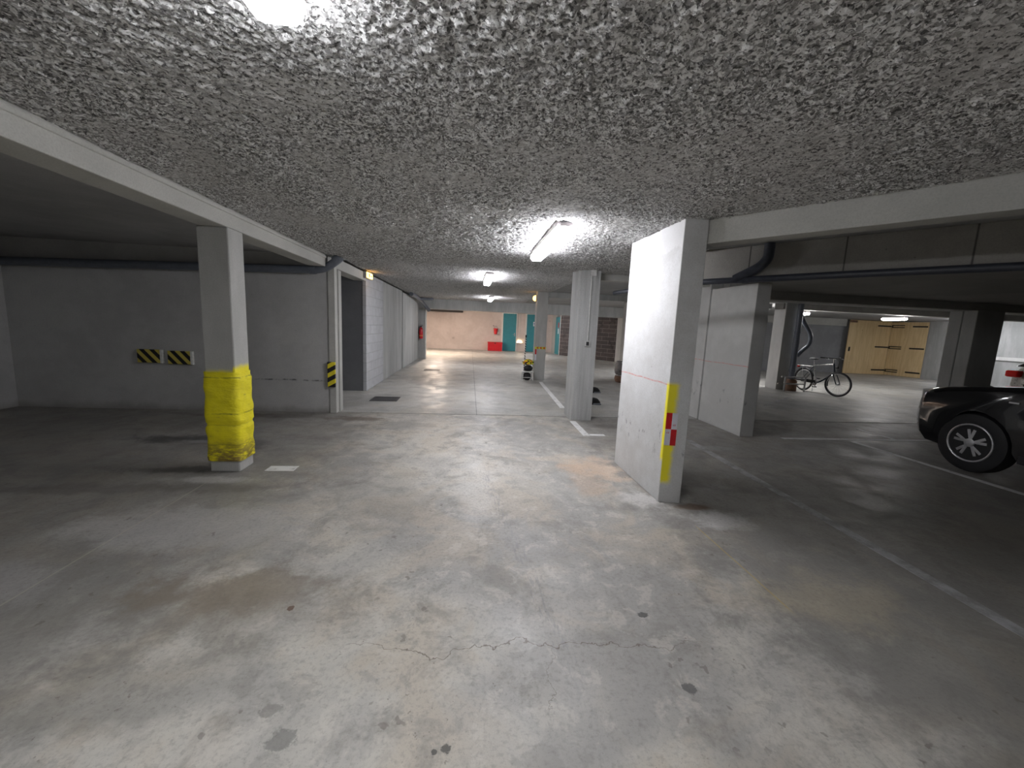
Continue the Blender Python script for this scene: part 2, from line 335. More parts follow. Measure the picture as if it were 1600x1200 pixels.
M['lamp_warm'] = emis('diffuser_warm', (1., .80, .64), 66.)
M['teal'] = plain('teal_paint', (.035, .24, .29), .45, var=.06, scale=6)
M['white'] = plain('white_paint', (.74, .74, .72), .5, var=.05)
M['red'] = plain('red_paint', (.58, .012, .018), .4, var=.08)
M['red2'] = plain('red_enamel', (.62, .02, .03), .25, var=.08)
M['black'] = plain('black_rubber', (.018, .018, .02), .6)
M['blackmetal'] = plain('black_iron', (.02, .018, .018), .5, .3)
M['steel'] = plain('galvanised_steel', (.42, .42, .42), .35, .9)
M['chrome'] = plain('chrome', (.75, .75, .76), .12, 1., var=.02)
M['alu'] = plain('alloy_rim', (.68, .68, .70), .35, .75)
M['paintblack'] = plain('black_car_paint', (.006, .006, .008), .12, var=.0, Coat_Weight=1.)
M['paintsilver'] = plain('silver_car_paint', (.42, .40, .37), .3, .5, var=.03)
M['glassdark'] = plain('tinted_glass', (.01, .012, .012), .06)
M['lens'] = plain('headlight_lens', (.55, .55, .55), .08, .6)
M['tail'] = NT('tail_lens').done((.75, .01, .008), .15)
M['amber'] = plain('amber_lens', (.8, .35, .12), .2)
M['grate'] = plain('cast_iron_grate', (.06, .06, .065), .5, .4)
def ply():
    t = NT('plywood'); p = t.obj(); k = t.noise(p, 3, 6, .6, 1.2, mul=(4, 4, .35)); kn = t.n('ShaderNodeTexVoronoi', {'Vector': t.vm('MULTIPLY', p, (1, 1, .6)), 'Scale': 3.2}).outputs['Distance']
    c = t.mix(t.mr(k, .35, .65), (.78, .60, .34), (.68, .50, .26)); c = t.mix(t.mr(kn, .03, .07, .8, 0), c, (.34, .20, .09)); return t.done(c, .6)
M['ply'] = ply()
M['paintline'] = None
def linemat():
    t = NT('worn_line_paint'); p = t.pos(); k = t.noise(p, 9, 6, .7); return t.done(t.mix(t.mr(k, .50, .70, 0, .7), (.78, .78, .77), (.34, .33, .31)), .6)
M['line'] = linemat()
def linemat2():
    t = NT('faded_line_paint'); p = t.pos(); k = t.noise(p, 6, 6, .7); return t.done(t.mix(t.mr(k, .38, .62, 0, .85), (.44, .44, .45), (.24, .235, .22)), .6)
M['line2'] = linemat2()
M['conduit'] = plain('conduit_plastic', (.60, .60, .58), .5)
M['exit'] = emis('exit_lens', (1., .50, .10), 1.6); M['exit_dark'] = plain('exit_symbol', (.35, .12, .02), .5)
M['warmglow'] = emis('emergency_lens', (1., .72, .38), 2.2)
M['sticker_w'] = plain('reflective_white', (.72, .72, .78), .35, var=.04)
M['hivis'] = plain('hivis_yellow', (.62, .72, .03), .5)
M['rust'] = plain('rusty_drum_steel', (.17, .155, .15), .6, .3, var=.4, scale=6)
M['brown'] = plain('brown_rust', (.16, .085, .05), .7, var=.4, scale=8)
M['blue'] = plain('blue_sign_print', (.05, .16, .45), .5)

# ------------------------------------------------------------------ the setting
def slab(name, poly, z0, z1, mat, label, cat='floor', bevel=0):
    return struct(MB().prism(poly, z0, z1).build(name, mat, bevel=bevel), label, cat)
def B(name, b, mat, label, cat, bevel=.008): return struct(MB().box(*b).build(name, mat, bevel=bevel), label, cat)

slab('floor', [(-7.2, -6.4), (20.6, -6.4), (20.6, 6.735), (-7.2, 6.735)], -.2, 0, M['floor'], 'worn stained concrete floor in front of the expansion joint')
slab('floor.001', [(-7.2, 6.768), (20.6, 6.768), (20.6, 25.6), (-7.2, 25.6)], -.2, 0, M['floor2'], 'smoother grey concrete floor beyond the expansion joint')
slab('floor.002', [(-7.2, -6.4), (20.6, -6.4), (20.6, 25.6), (-7.2, 25.6)], -.3, -.2, M['black'], 'dark bed under the joint gap between floor slabs')

# sprayed ceiling as real relief
def vnoise(X, Y, seed):
    xi = np.floor(X).astype(np.int64); yi = np.floor(Y).astype(np.int64); fx = X-xi; fy = Y-yi
    def h(a, b):
        n = (a*374761393+b*668265263+seed*974634777) & 0x7fffffff; n = ((n ^ (n >> 13))*1274126177) & 0x7fffffff; n = n ^ (n >> 16)
        return (n & 0xffff)/65535.
    fx = fx*fx*(3-2*fx); fy = fy*fy*(3-2*fy)
    return (h(xi, yi)*(1-fx)+h(xi+1, yi)*fx)*(1-fy)+(h(xi, yi+1)*(1-fx)+h(xi+1, yi+1)*fx)*fy
def cells(X, Y, seed):
    xi = np.floor(X).astype(np.int64); yi = np.floor(Y).astype(np.int64)
    def h(a, b, k):
        n = (a*374761393+b*668265263+(seed*7+k)*974634777) & 0x7fffffff; n = ((n ^ (n >> 13))*1274126177) & 0x7fffffff; n = n ^ (n >> 16)
        return (n & 0xffff)/65535.
    best = np.full(X.shape, 9.); val = np.zeros(X.shape)
    for dx in (-1, 0, 1):
        for dy in (-1, 0, 1):
            a, b = xi+dx, yi+dy; d = (a+h(a, b, 1)-X)**2+(b+h(a, b, 2)-Y)**2; k = d < best
            best = np.where(k, d, best); val = np.where(k, h(a, b, 3), val)
    return val
def spray(name, x0, x1, y0, y1, st, z, keep, label):
    nx = int((x1-x0)/st)+1; ny = int((y1-y0)/st)+1
    X, Y = np.meshgrid(np.linspace(x0, x1, nx), np.linspace(y0, y1, ny))
    wx = X+.012*vnoise(X*45, Y*45, 5); wy = Y+.012*vnoise(X*45, Y*45, 6)
    a = cells(wx/.022, wy/.022, 1); b = cells(wx/.013, wy/.013, 2); c = vnoise(wx*14, wy*14, 3); d = vnoise(wx*2.2, wy*2.2, 4)
    m = np.clip((vnoise(X*3.1, Y*3.1, 8)*.55+vnoise(X*9, Y*9, 9)*.3+vnoise(X*1.1, Y*1.1, 10)*.3-.30)/.42, 0, 1)
    hgt = (.5+.5*m)*(a*.012+b*.009)+c*.007+d*.010
    Z = z-hgt
    V = np.stack([X, Y, Z], -1).reshape(-1, 3)
    i = np.arange(nx*ny).reshape(ny, nx); q = np.stack([i[:-1, :-1], i[1:, :-1], i[1:, 1:], i[:-1, 1:]], -1).reshape(-1, 4)
    cx = X[:-1, :-1].ravel()+st/2; cyy = Y[:-1, :-1].ravel()+st/2; q = q[keep(cx, cyy)]
    used = np.unique(q); remap = np.zeros(nx*ny, np.int64); remap[used] = np.arange(len(used)); q = remap[q]; V = V[used]; m = m.ravel()[used]
    me = bpy.data.meshes.new(name); me.vertices.add(len(V)); me.vertices.foreach_set('co', V.ravel())
    me.loops.add(q.size); me.loops.foreach_set('vertex_index', q.ravel().astype(np.int32)); me.polygons.add(len(q)); me.polygons.foreach_set('loop_start', np.arange(0, q.size, 4, dtype=np.int32))
    me.update(calc_edges=True); me.shade_smooth()
    at = me.attributes.new('flake', 'FLOAT', 'POINT'); at.data.foreach_set('value', m.astype(np.float32))
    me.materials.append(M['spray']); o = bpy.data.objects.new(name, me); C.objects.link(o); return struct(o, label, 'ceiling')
DX, DY = .615, -.788      # diagonal beam direction
def left_of_diag(x, y): return ~((x-1.95 > 0) & (y < 4.4) & ((x-2.0)*(-DY)+(y-3.40)*DX > 0))
spray('ceiling', -2.17, 3.9, 1.0, 3.4, .009, 2.452, lambda x, y: left_of_diag(x, y), 'rough grey sprayed plaster ceiling above the nearest part of the lane')
spray('ceiling.006', -2.17, 2.6, 3.4, 6.75, .0125, 2.452, lambda x, y: left_of_diag(x, y) & ((x < 2.0) | (y < 3.5) | (x < 2.6)), 'rough grey sprayed plaster ceiling over the lane between pillar and recess')
spray('ceiling.001', -2.17, 2.2, 6.75, 17.5, .03, 2.52, lambda x, y: x > -9, 'rough sprayed plaster ceiling over the far corridor')
spray('ceiling.002', -2.17, 6., -6., 1.0, .05, 2.452, lambda x, y: x > -9, 'rough sprayed ceiling overhead and behind')
slab('ceiling.003', [(-7.2, -6.4), (20.6, -6.4), (20.6, 6.75), (-7.2, 6.75)], 2.455, 2.535, M['slab'], 'smooth dark concrete soffit over the left bay and right lane', 'ceiling')
slab('ceiling.004', [(-7.2, 6.75), (20.6, 6.75), (20.6, 25.6), (-7.2, 25.6)], 2.523, 2.7, M['slab'], 'smooth concrete soffit over the far bays', 'ceiling')
gq = Vector((3.36, 3.64)); gd = Vector((.62, -.785)).normalized(); gn = Vector((-gd.y, gd.x))   # gn points away from the camera
g0 = gq-gd*1.25; g1 = gq+gd*8
struct(MB().bar(g0+gn*.15, g1+gn*.15, .30, 2.135, 2.455).build('beam.010', M['gird'], bevel=.006), 'second diagonal girder above the dark pipe, right lane', 'beam')
gb0 = g0+gn*.28; gb1 = g1+gn*.28
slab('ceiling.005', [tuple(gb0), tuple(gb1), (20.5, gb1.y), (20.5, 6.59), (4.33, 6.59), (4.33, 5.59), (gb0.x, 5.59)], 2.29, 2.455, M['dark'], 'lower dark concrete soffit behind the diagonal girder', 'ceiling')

# enclosing walls
B('wall_left', (-7.2, -6.4, 0, -6.68, 6.95, 2.455), M['wall'], 'side wall of the dark left bay, at the left frame edge', 'wall')
B('wall_behind', (-6.68, -6.4, 0, 20.6, -6.1, 2.455), M['wall'], 'concrete wall behind the camera', 'wall')
B('wall_back_left', (-6.68, 6.68, 0, -2.2, 6.94, 2.455), M['wall'], 'grey concrete back wall of the left bay with two striped pads', 'wall', 0)
B('wall_right', (20.12, -6.1, 0, 20.5, 18, 2.52), M['panel'], 'pale concrete wall at the far right behind the cars', 'wall')
B('trim_ledge', (20.06, 10, 1.03, 20.125, 15.2, 1.16), M['white'], 'pale horizontal ledge on the far right wall behind the cars', 'ledge')
B('wall_far_right', (9.6, 17.6, 0, 19.95, 18, 2.52), M['darkwall'], 'bluish grey rendered wall behind the bicycle', 'wall')
B('wall_far', (-7.2, 25, 0, 9.6, 25.6, 2.52), M['pinkwall'], 'pinkish rendered wall at the end of the corridor', 'wall')
B('wall_far_left', (-3.2, 17.9, 0, -2.75, 25, 2.52), M['pinkwall'], 'left side wall of the pink lit end room', 'wall')
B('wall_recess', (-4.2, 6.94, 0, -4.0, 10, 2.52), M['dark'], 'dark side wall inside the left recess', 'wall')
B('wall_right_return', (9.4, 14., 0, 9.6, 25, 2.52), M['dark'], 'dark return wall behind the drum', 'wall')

# left recess and corridor wall
JB = MB().box(-2.2, 6.66, 0, -2.10, 6.79, 2.30).box(-2.2, 6.815, 0, -2.085, 6.95, 2.26).box(-2.2, 6.79, 0, -2.14, 6.815, 2.26)
struct(JB.build('trim_jamb', M['beam'], bevel=.005), 'pale concrete jamb with a vertical joint left of the corridor', 'jamb')
B('beam', (-2.42, 6.95, 2.30, -2.165, 8.86, 2.47), M['beam'], 'concrete lintel over the dark recess, left of the exit light', 'beam')
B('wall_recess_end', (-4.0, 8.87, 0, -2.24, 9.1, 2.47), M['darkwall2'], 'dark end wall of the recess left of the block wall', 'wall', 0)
B('wall_corridor_block', (-2.24, 8.86, 0, -2.165, 10.55, 2.47), M['block'], 'whitish concrete block wall beside the dark recess', 'wall')
B('wall_corridor_panel', (-2.5, 10.58, 0, -2.17, 13.40, 2.47), M['panel'], 'smooth cast concrete panel in the middle of the corridor wall', 'wall')
B('wall_corridor_panel.001', (-2.5, 13.43, 0, -2.15, 17.3, 2.43), M['panel'], 'farther cast concrete panel, ending near the extinguisher', 'wall')
B('wall_corridor_return', (-2.75, 17.48, 0, -1.89, 17.72, 2.08), M['panel'], 'narrow concrete return wall carrying the fire extinguisher', 'wall')
B('trim_door_jamb', (-1.89, 17.46, 0, -1.845, 17.72, 2.06), M['white'], 'white door jamb beside the fire extinguisher', 'trim')
B('beam.001', (-2.75, 17.5, 2.09, 9.4, 17.9, 2.523), M['panel'], 'deep pale concrete beam across the far end of the corridor', 'beam')

# left beam on pillar
b = MB().box(-2.41, -6.1, 2.265, -2.165, 6.48, 2.455).box(-2.2, -6.1, 2.385, -2.15, 6.48, 2.42)
struct(b.build('beam.002', M['beam'], bevel=.008), 'long cream concrete beam along the left of the lane', 'beam')
b = MB().box(-2.43, 4.0, 0, -2.165, 4.25, 2.266)
struct(b.build('pillar', M['pil_yellow'], bevel=.012), 'concrete pillar under the left beam with yellow padded base', 'pillar')
B('pillar.001', (-2.43, -2.2, 0, -2.165, -1.95, 2.266), M['pil'], 'concrete pillar under the left beam behind the camera', 'pillar')

# wing wall & diagonal beam
b = MB().prism([(1.72, 3.31), (1.905, 3.27), (1.905, 4.38), (1.70, 4.38)], 0, 2.44)
struct(b.build('wall_wing', M['wing'], bevel=.006), 'whitish freestanding wing wall with red line and yellow sprayed edge', 'wall')
p0 = Vector((1.98, 3.36)); p1 = p0+Vector((DX, DY))*9
struct(MB().bar(p0, p1, .17, 2.245, 2.458).build('beam.003', M['beam'], bevel=.008), 'diagonal concrete beam running right from the wing wall', 'beam')
# second wing wall
b = MB().box(4.1, 5.6, 0, 4.32, 6.73, 2.28).box(4.1, 6.77, 0, 4.32, 8.0, 2.523).box(4.14, 6.73, 0, 4.3, 6.77, 2.3)
struct(b.build('wall_wing.001', M['wall2'], bevel=.008), 'second wing wall with faint red line, under the diagonal pipe', 'wall')
B('beam.004', (2.06, 6.8, 2.335, 4.1, 6.98, 2.523), M['beam'], 'short concrete beam between the switch pillar and second wing wall', 'beam')
B('beam.005', (4.32, 6.6, 2.15, 20.12, 6.95, 2.5), M['beam'], 'concrete beam across the right lane at the expansion joint', 'beam')
b = MB().box(9.05, 6.74, 0, 9.6, 6.95, 2.15).box(9.03, 6.5, 0, 9.6, 6.71, 2.15).box(9.1, 6.6, 0, 9.5, 6.8, 2.15)
struct(b.build('pillar.002', M['pil'], bevel=.01), 'wide double concrete pillar behind the black car', 'pillar')
# switch pillar
b = MB().prism([(1.69, 6.52), (1.72, 6.47), (2.05, 6.47), (2.05, 6.745), (1.69, 6.745)], 0, 2.44).box(1.71, 6.77, 0, 2.05, 6.98, 2.51).box(1.74, 6.74, 0, 2.03, 6.78, 2.44)
struct(b.build('pillar.003', M['board'], bevel=.006), 'board marked double pillar carrying the light switch', 'pillar')
B('pillar.004', (1.86, 11.52, 0, 2.17, 11.85, 2.51), M['pil'], 'grey pillar with chevron tape, beside the loaded stool', 'pillar')
B('beam.006', (2.17, 11.55, 2.36, 9.0, 11.8, 2.523), M['panel'], 'concrete beam running right from the chevron taped pillar', 'beam')
# dark block wall, far right of the corridor
q0, q1 = Vector((5.12, 22.9)), Vector((7.25, 19.4))
dq = (q1-q0).normalized()
struct(MB().bar(q0, q1, .2, 0, 2.24).build('wall_blocks', M['brick']), 'dark block masonry wall with pale mortar at the corridor end', 'wall')
struct(MB().bar(q0, q1, .24, 2.24, 2.523).build('beam.007', M['pil'], bevel=.006), 'pale lintel above the dark block wall', 'beam')
struct(MB().bar(q1+dq*.01, q1+dq*.34, .4, 0, 2.523).build('pillar.005', M['pil'], bevel=.01), 'pale jamb pillar ending the dark block wall', 'pillar')
struct(MB().bar(q1+dq*.34, q1+dq*2.5, .2, 0, 2.523).build('wall_blocks_end', M['dark']), 'dark raw wall right of the jamb pillar', 'wall')
B('wall_far_side', (5.05, 23.95, 0, 5.3, 25, 2.52), M['panel'], 'pale wall stub at the open teal door', 'wall')
B('pillar.006', (4.75, 12.0, 0, 5.3, 12.5, 2.523), M['dark'], 'dark pillar standing behind the rusty drum', 'pillar')
# bicycle pillar
B('pillar.007', (9.05, 11.05, 0, 9.45, 11.5, 2.523), M['pil'], 'pillar with drain pipe beside the bicycle', 'pillar')
B('beam.008', (9.6, 17.45, 2.2, 17.45, 17.6, 2.523), M['beam'], 'concrete beam above the bluish wall behind the bicycle', 'beam')
B('beam.009', (9.0, 11.1, 2.35, 20.12, 11.45, 2.523), M['dark'], 'dark beam between the bicycle pillar and the right wall', 'beam')

# ------------------------------------------------------------------ doors at the corridor end
def door(name, x0, x1, label, sign=False):
    r = empty(name, ((x0+x1)/2, 25, 0), label, 'door'); r['kind'] = 'structure'; w = (x1-x0)/2
    MB().box(-w, -.05, .01, w, -.02, 2.28).build('door_leaf', M['teal'], r, bevel=.004)
    MB().box(-w-.08, -.07, 0, -w, 0, 2.36).box(w, -.07, 0, w+.05, 0, 2.36).box(-w, -.07, 2.28, w, 0, 2.36).build('door_frame', M['white'], r, bevel=.004)
    h = MB().cyl((w-.09, -.05, 1.02), (w-.09, -.10, 1.02), .012).cyl((w-.09, -.10, 1.02), (w-.2, -.10, 1.02), .011); h.box(w-.115, -.056, .92, w-.065, -.049, 1.12); h.build('door_handle', M['steel'], r, smooth=True)
    if sign:
        s = MB().box(-.05, -.062, 1.58, .22, -.052, 1.85).build('door_sign', M['sticker_w'], r); MB().box(-.02, -.066, 1.70, .19, -.0615, 1.76).box(0, -.066, 1.64, .15, -.0615, 1.66).build('sign_print', M['blue'], s)
    return r
door('door_1', 1.99, 2.80, 'closed teal door right of the red sand box')
door('door_2', 3.45, 4.33, 'teal door with white sign, behind the chevron pillar', True)
r = empty('door_3', (5.07, 23.4, 0), 'teal door seen edge-on, open beside the dark blocks', 'door'); r['kind'] = 'structure'
MB().box(-.03, -.55, .02, .02, .55, 2.16).build('door_leaf', M['teal'], r, bevel=.004)
MB().box(-.02, -.62, 0, .05, -.55, 2.26).box(-.02, .55, 0, .05, .6, 2.26).build('door_frame', M['white'], r)
MB().box(-.04, -.35, 1.55, -.03, -.15, 1.85).build('red_sticker', M['red'], r); MB().box(-.04, -.35, 1.2, -.03, -.15, 1.5).build('white_sticker', M['sticker_w'], r)

# ------------------------------------------------------------------ lamps
def lamp(loc, L, mat, label, warm=False, group='batten lamps on the ceiling', w=.085):
    r = empty('ceiling_lamp', loc, label, 'lamp', group)
    MB().box(-w*.9, -L/2+.01, -.045, w*.9, L/2-.01, .0).build('housing', M['lamp_house'], r, bevel=.006)
    prof = [(-w*.85, -.045), (-w*.85, -.085), (-w*.6, -.108), (w*.6, -.108), (w*.85, -.085), (w*.85, -.045)]
    b = MB(); n = len(prof); ys = [(-L/2, .8), (-L/2+.03, 1), (L/2-.03, 1), (L/2, .8)]
    b.add([(x*s, y, -.045+(z+.045)*s) for y, s in ys for x, z in prof], [tuple(range(n)), tuple(3*n+k for k in range(n-1, -1, -1))]+[(j*n+k, (j+1)*n+k, (j+1)*n+(k+1) % n, j*n+(k+1) % n) for j in range(3) for k in range(n)])
    b.build('diffuser', mat, r)
    MB().box(-w*.5, -L/2-.006, -.04, w*.5, -L/2+.02, -.005).build('end_cap', M['lamp_house'], r); MB().box(-w*.5, L/2-.02, -.04, w*.5, L/2+.006, -.005).build('end_cap', M['lamp_house'], r)
    return r
lamp((-.565, .62, 2.428), 1.5, M['lamp0'], 'lamp cut off by the top edge of the photo')
lamp((.795, 4.42, 2.428), 1.55, M['lamp'], 'long bright tube lamp nearest on the lane ceiling, left of the wing wall')
lamp((.345, 8.65, 2.495), 1.5, M['lamp'], 'second bright lamp along the corridor ceiling')
lamp((.70, 14.85, 2.495), 1.5, M['lamp'], 'farthest lamp, on the corridor ceiling before the deep beam')
lamp((-.9, -3.4, 2.428), 1.5, M['lamp0'], 'added fill lamp on the ceiling behind the camera')  # unseen, added as fill light from behind
lamp((9.95, 11.9, 2.33), 1.25, M['lampR'], 'smaller bright lamp right of the bicycle pillar', group='lamps over the bicycle bay')
lamp((13.35, 11.75, 2.33), .7, M['lampR'], 'bright lamp in front of the plywood gate', group='lamps over the bicycle bay')
lamp((18.6, 13.3, 2.45), 1.2, M['lamp'], 'lamp added out of sight behind the wide double pillar, lighting the plywood gate', group='lamps over the bicycle bay')  # unseen lamp added to brighten the gate
lamp((-1.7, 20.9, 2.52), 1.5, M['lamp_warm'], 'added warm lamp behind the deep far beam, in place of doorway light', group='added lamps in the end room')  # added, stands in for warm light entering from a doorway on the left
lamp((3.4, 21.5, 2.52), 1.5, M['lamp'], 'added white lamp behind the far beam, lighting the teal doors', group='added lamps in the end room')  # unseen lamp added to light the teal doors
lamp((6.5, 13.5, 2.52), 1.5, M['lamp'], 'white lamp in the bay right of the drum', group='lamps over the bicycle bay')

# ------------------------------------------------------------------ pads and guards
def pad(x0, label, edge=True):
    r = empty('wall_pad', (x0, 6.68, .725), label, 'foam pad', 'striped pads on the back wall')
    MB().box(0, -.045, 0, .315, -.002, .2).build('foam_block', M['str_wall'], r, bevel=.006)
    MB().box(.316, -.047, -.003, .352, -.002, .2).build('white_edge', M['foam_white'], r, bevel=.006)
    return r
pd = pad(-4.965, 'yellow and black striped pad, left of the two on the wall')
dup(pd, (-4.54, 6.68, .715), 'yellow and black striped pad nearest the yellow padded pillar')
j = MB().box(0, -.04, 0, .12, 0, .40).build('corner_guard', M['str_jamb'], loc=(-2.22, 6.661, .425), bevel=.01); tag(j, 'upright yellow and black striped guard on the pale jamb', 'corner guard')

def padding():
    b = MB(); hx, hy = .133, .125; n = 48; zs = np.linspace(.115, .965, 44); rnd = random.Random(3)
    for iz, z in enumerate(zs):
        for k in range(n):
            A = 2*PI*k/n+PI/4; c, s = math.cos(A), math.sin(A); m = max(abs(c), abs(s)); x, y = c/m, s/m
            rr = (abs(x)**7+abs(y)**7)**(-1/7.)*1.06
            e = .016+.0035*math.sin(z*13+1)+.0022*math.sin(z*31+A*2)+.0015*math.sin(A*5+z*47)+.0015*rnd.random()
            if z > .92: e *= .55
            if iz in (17, 18): e -= .008
            x, y = x*rr, y*rr
            b.v.append((x*(hx+e), y*(hy+e), z))
    nz = len(zs); b.f = [(i*n+k, i*n+(k+1) % n, (i+1)*n+(k+1) % n, (i+1)*n+k) for i in range(nz-1) for k in range(n)]
    def ring(z, i, top):
        base = len(b.v)
        for k in range(n):
            A = 2*PI*k/n+PI/4; c, s = math.cos(A), math.sin(A); m = max(abs(c), abs(s)); b.v.append((c/m*(hx+.0015), s/m*(hy+.0015), z))
        for k in range(n):
            q = (i*n+k, base+k, base+(k+1) % n, i*n+(k+1) % n); b.f.append(q if not top else q[::-1])
    ring(.125, 0, False); ring(.955, nz-1, True)
    return b
o = padding().build('pillar_padding', M['pad'], loc=(-2.2975, 4.125, 0), smooth=True, ang=50)
tag(o, 'scuffed yellow painted padding wrapped around the left pillar', 'pillar padding')

# stickers
r = empty('reflective_sticker', (1.722, 3.307, .528), 'red and white checked sticker on the yellow sprayed wing wall', 'sticker', rz=math.atan2(-.04, .185))
for nm, x0, z0, m in (('red_square', 0, .145, 'red'), ('white_square', .048, .145, 'sticker_w'), ('white_square', 0, 0, 'sticker_w'), ('red_square', .048, 0, 'red')):
    q = MB().box(x0, -.003, z0, x0+.048, .0, z0+.145).build(nm, M[m], r)
    if m == 'sticker_w': MB().box(x0+.012, -.0036, z0+(.03 if z0 > .1 else .105), x0+.02, -.003, z0+(.044 if z0 > .1 else .119)).box(x0+.024, -.0036, z0+(.03 if z0 > .1 else .105), x0+.034, -.003, z0+(.046 if z0 > .1 else .121)).build('printed_mark', plain('faded_pink_print', (.6, .3, .35), .5), q)
r = empty('chevron_tape', (1.86, 11.52, .90), 'yellow green tape with red chevrons around the far pillar', 'tape')
MB().box(-.004, -.005, 0, .31, 0, .062).build('tape_band', M['hivis'], r)
b = MB()
for x0 in (.03, .125, .22): b.add([(x0, -.007, .031), (x0+.045, -.007, .058), (x0+.085, -.007, .058), (x0+.05, -.007, .031), (x0+.085, -.007, .004), (x0+.045, -.007, .004)]+[(x0, -.005, .031), (x0+.045, -.005, .058), (x0+.085, -.005, .058), (x0+.05, -.005, .031), (x0+.085, -.005, .004), (x0+.045, -.005, .004)], [(0, 3, 2, 1), (0, 5, 4, 3), (0, 1, 7, 6), (1, 2, 8, 7), (2, 3, 9, 8), (3, 4, 10, 9), (4, 5, 11, 10), (5, 0, 6, 11)])
b.build('chevron', M['red'], r)
r = empty('reflective_strip', (1.862, 11.52, .575), 'red over white reflective strip below the chevron tape', 'sticker')
MB().box(0, -.006, .17, .042, 0, .32).build('red_half', M['red'], r); MB().box(0, -.006, 0, .042, 0, .17).build('white_half', M['sticker_w'], r)

# switch, conduit, junction box
r = empty('light_switch', (1.895, 6.47, 1.28), 'surface mounted switch with dark rocker on the board marked pillar', 'light switch')
MB().box(-.04, -.035, -.045, .04, 0, .045).build('switch_box', M['conduit'], r, bevel=.005); MB().box(-.025, -.042, -.03, .02, -.034, .03).build('rocker', M['black'], r, bevel=.003)
tag(MB().cyl((1.895, 6.452, 1.326), (1.895, 6.452, 2.35), .011, 10).build('conduit', M['conduit'], smooth=True), 'thin vertical conduit from the switch up to its box', 'conduit')
r = empty('junction_box', (1.915, 6.47, 2.352), 'pale square junction box at the top of the conduit', 'junction box')
MB().box(-.048, -.045, 0, .048, 0, .088).build('box_body', M['conduit'], r, bevel=.004); MB().box(-.03, -.04, .088, .02, 0, .108).build('cable_gland', M['black'], r)

# exit lights
r = empty('exit_light', (-2.165, 8.9, 2.345), 'small orange lit exit box on the left lintel', 'exit light')
MB().box(0, -.26, 0, .06, .2, .13).build('case', M['lamp_house'], r, bevel=.006); p_ = MB().box(.06, -.24, .01, .085, .18, .12).build('lit_panel', M['exit'], r, bevel=.006)
MB().box(.085, -.15, .025, .089, -.09, .10).build('figure_symbol', M['exit_dark'], p_); MB().box(.085, .0, .05, .089, .12, .068).build('arrow_symbol', M['exit_dark'], p_)
r = empty('exit_light', (1.86, 11.7, 2.33), 'round orange exit light at the top of the chevron pillar', 'exit light')
MB().box(-.03, -.1, -.08, 0, .1, .08).build('case', M['lamp_house'], r); MB().lathe([(.001, -.11), (.06, -.09), (.085, -.03)], n=20, axis='X').build('lit_dome', M['exit'], r, smooth=True)
r = empty('emergency_lamp', (3.04, 25, .48), 'warm half round emergency lamp low between the teal doors', 'emergency lamp')
MB().box(-.18, -.07, 0, .18, 0, .05).build('case', M['lamp_house'], r, bevel=.008)
b = MB(); n = 16
prof = [(math.cos(PI*k/n)*.165, .05+math.sin(PI*k/n)*.17) for k in range(n+1)]
b.add([(x, y, z) for y in (-.06, -.005) for x, z in prof], [tuple(range(n+1)), tuple(2*n+1-k for k in range(n+1))]+[(k+1, k, n+1+k, n+2+k) for k in range(n)]+[(0, n, 2*n+1, n+1)])
b.build('lit_lens', M['warmglow'], r)
tag(MB().cyl((3.04, 24.985, .70), (3.04, 24.985, 2.4), .014, 8).build('conduit', M['conduit'], smooth=True), 'thin conduit between the two teal doors', 'conduit')

# ------------------------------------------------------------------ fire gear
r = empty('fire_extinguisher', (-2.04, 17.38, .84), 'red fire extinguisher hung on the corridor return wall', 'fire extinguisher')
MB().lathe([(.05, 0), (.078, .015), (.08, .05), (.08, .36), (.065, .42), (.03, .455), (.025, .48)], n=24).build('cylinder_body', M['red2'], r, smooth=True)
MB().lathe([(.0815, .10), (.0815, .15)], n=24).build('label_band', plain('orange_label', (.8, .25, .08), .5), r, smooth=True)
MB().cyl((0, 0, .47), (0, 0, .52), .02).box(-.02, -.02, .52, .09, .02, .535).box(-.02, -.015, .555, .08, .015, .567).build('valve_handle', M['blackmetal'], r)
MB().tube(rp([(.03, 0, .50), (-.09, -.02, .48), (-.10, -.02, .2)], .06), .012, 8).build('hose', M['black'], r, smooth=True)
MB().box(-.05, .08, .25, .05, .1, .45).build('wall_bracket', M['blackmetal'], r)
r = empty('fire_bucket', (1.545, 24.86, 1.0), 'red bucket hanging on the pinkish far wall', 'bucket')
MB().lathe([(.085, 0), (.135, .34), (.142, .345), (.142, .355), (.128, .35), (.08, .02)], n=24).build('pail', M['red2'], r, smooth=True)
MB().tube(rp([(-.13, 0, .34), (-.06, .02, .50), (.06, .02, .50), (.13, 0, .34)], .1), .006, 6).build('handle', M['blackmetal'], r, smooth=True)
MB().cyl((-.0, .01, .495), (-.0, .14, .495), .008, 8).build('hook', M['blackmetal'], r); MB().box(-.16, .125, .48, -.11, .14, .53).build('wall_plate', M['blackmetal'], r)
r = empty('sand_box', (1.52, 24.78, 0), 'red sand box standing on the floor beside the first teal door', 'box')
MB().box(-.43, -.2, 0, .43, .2, .47).build('bin', M['red2'], r, bevel=.01); MB().box(-.45, -.225, .47, .45, .2, .53).build('lid', M['red'], r, bevel=.012); MB().box(-.05, -.235, .44, .05, -.2, .49).build('clasp', M['blackmetal'], r)
MB().box(-.40, -.206, .03, .40, -.2, .06).box(-.40, -.206, .40, .40, -.2, .43).build('rim_bands', M['red'], r)
o = MB().box(-2.7, 24.78, 2.2, -.45, 24.97, 2.225).box(-2.7, 24.78, 2.225, -.45, 24.80, 2.31).box(-2.7, 24.95, 2.225, -.45, 24.97, 2.31).build('cable_tray', M['blackmetal']); tag(o, 'dark cable tray high on the far pinkish wall', 'cable tray')

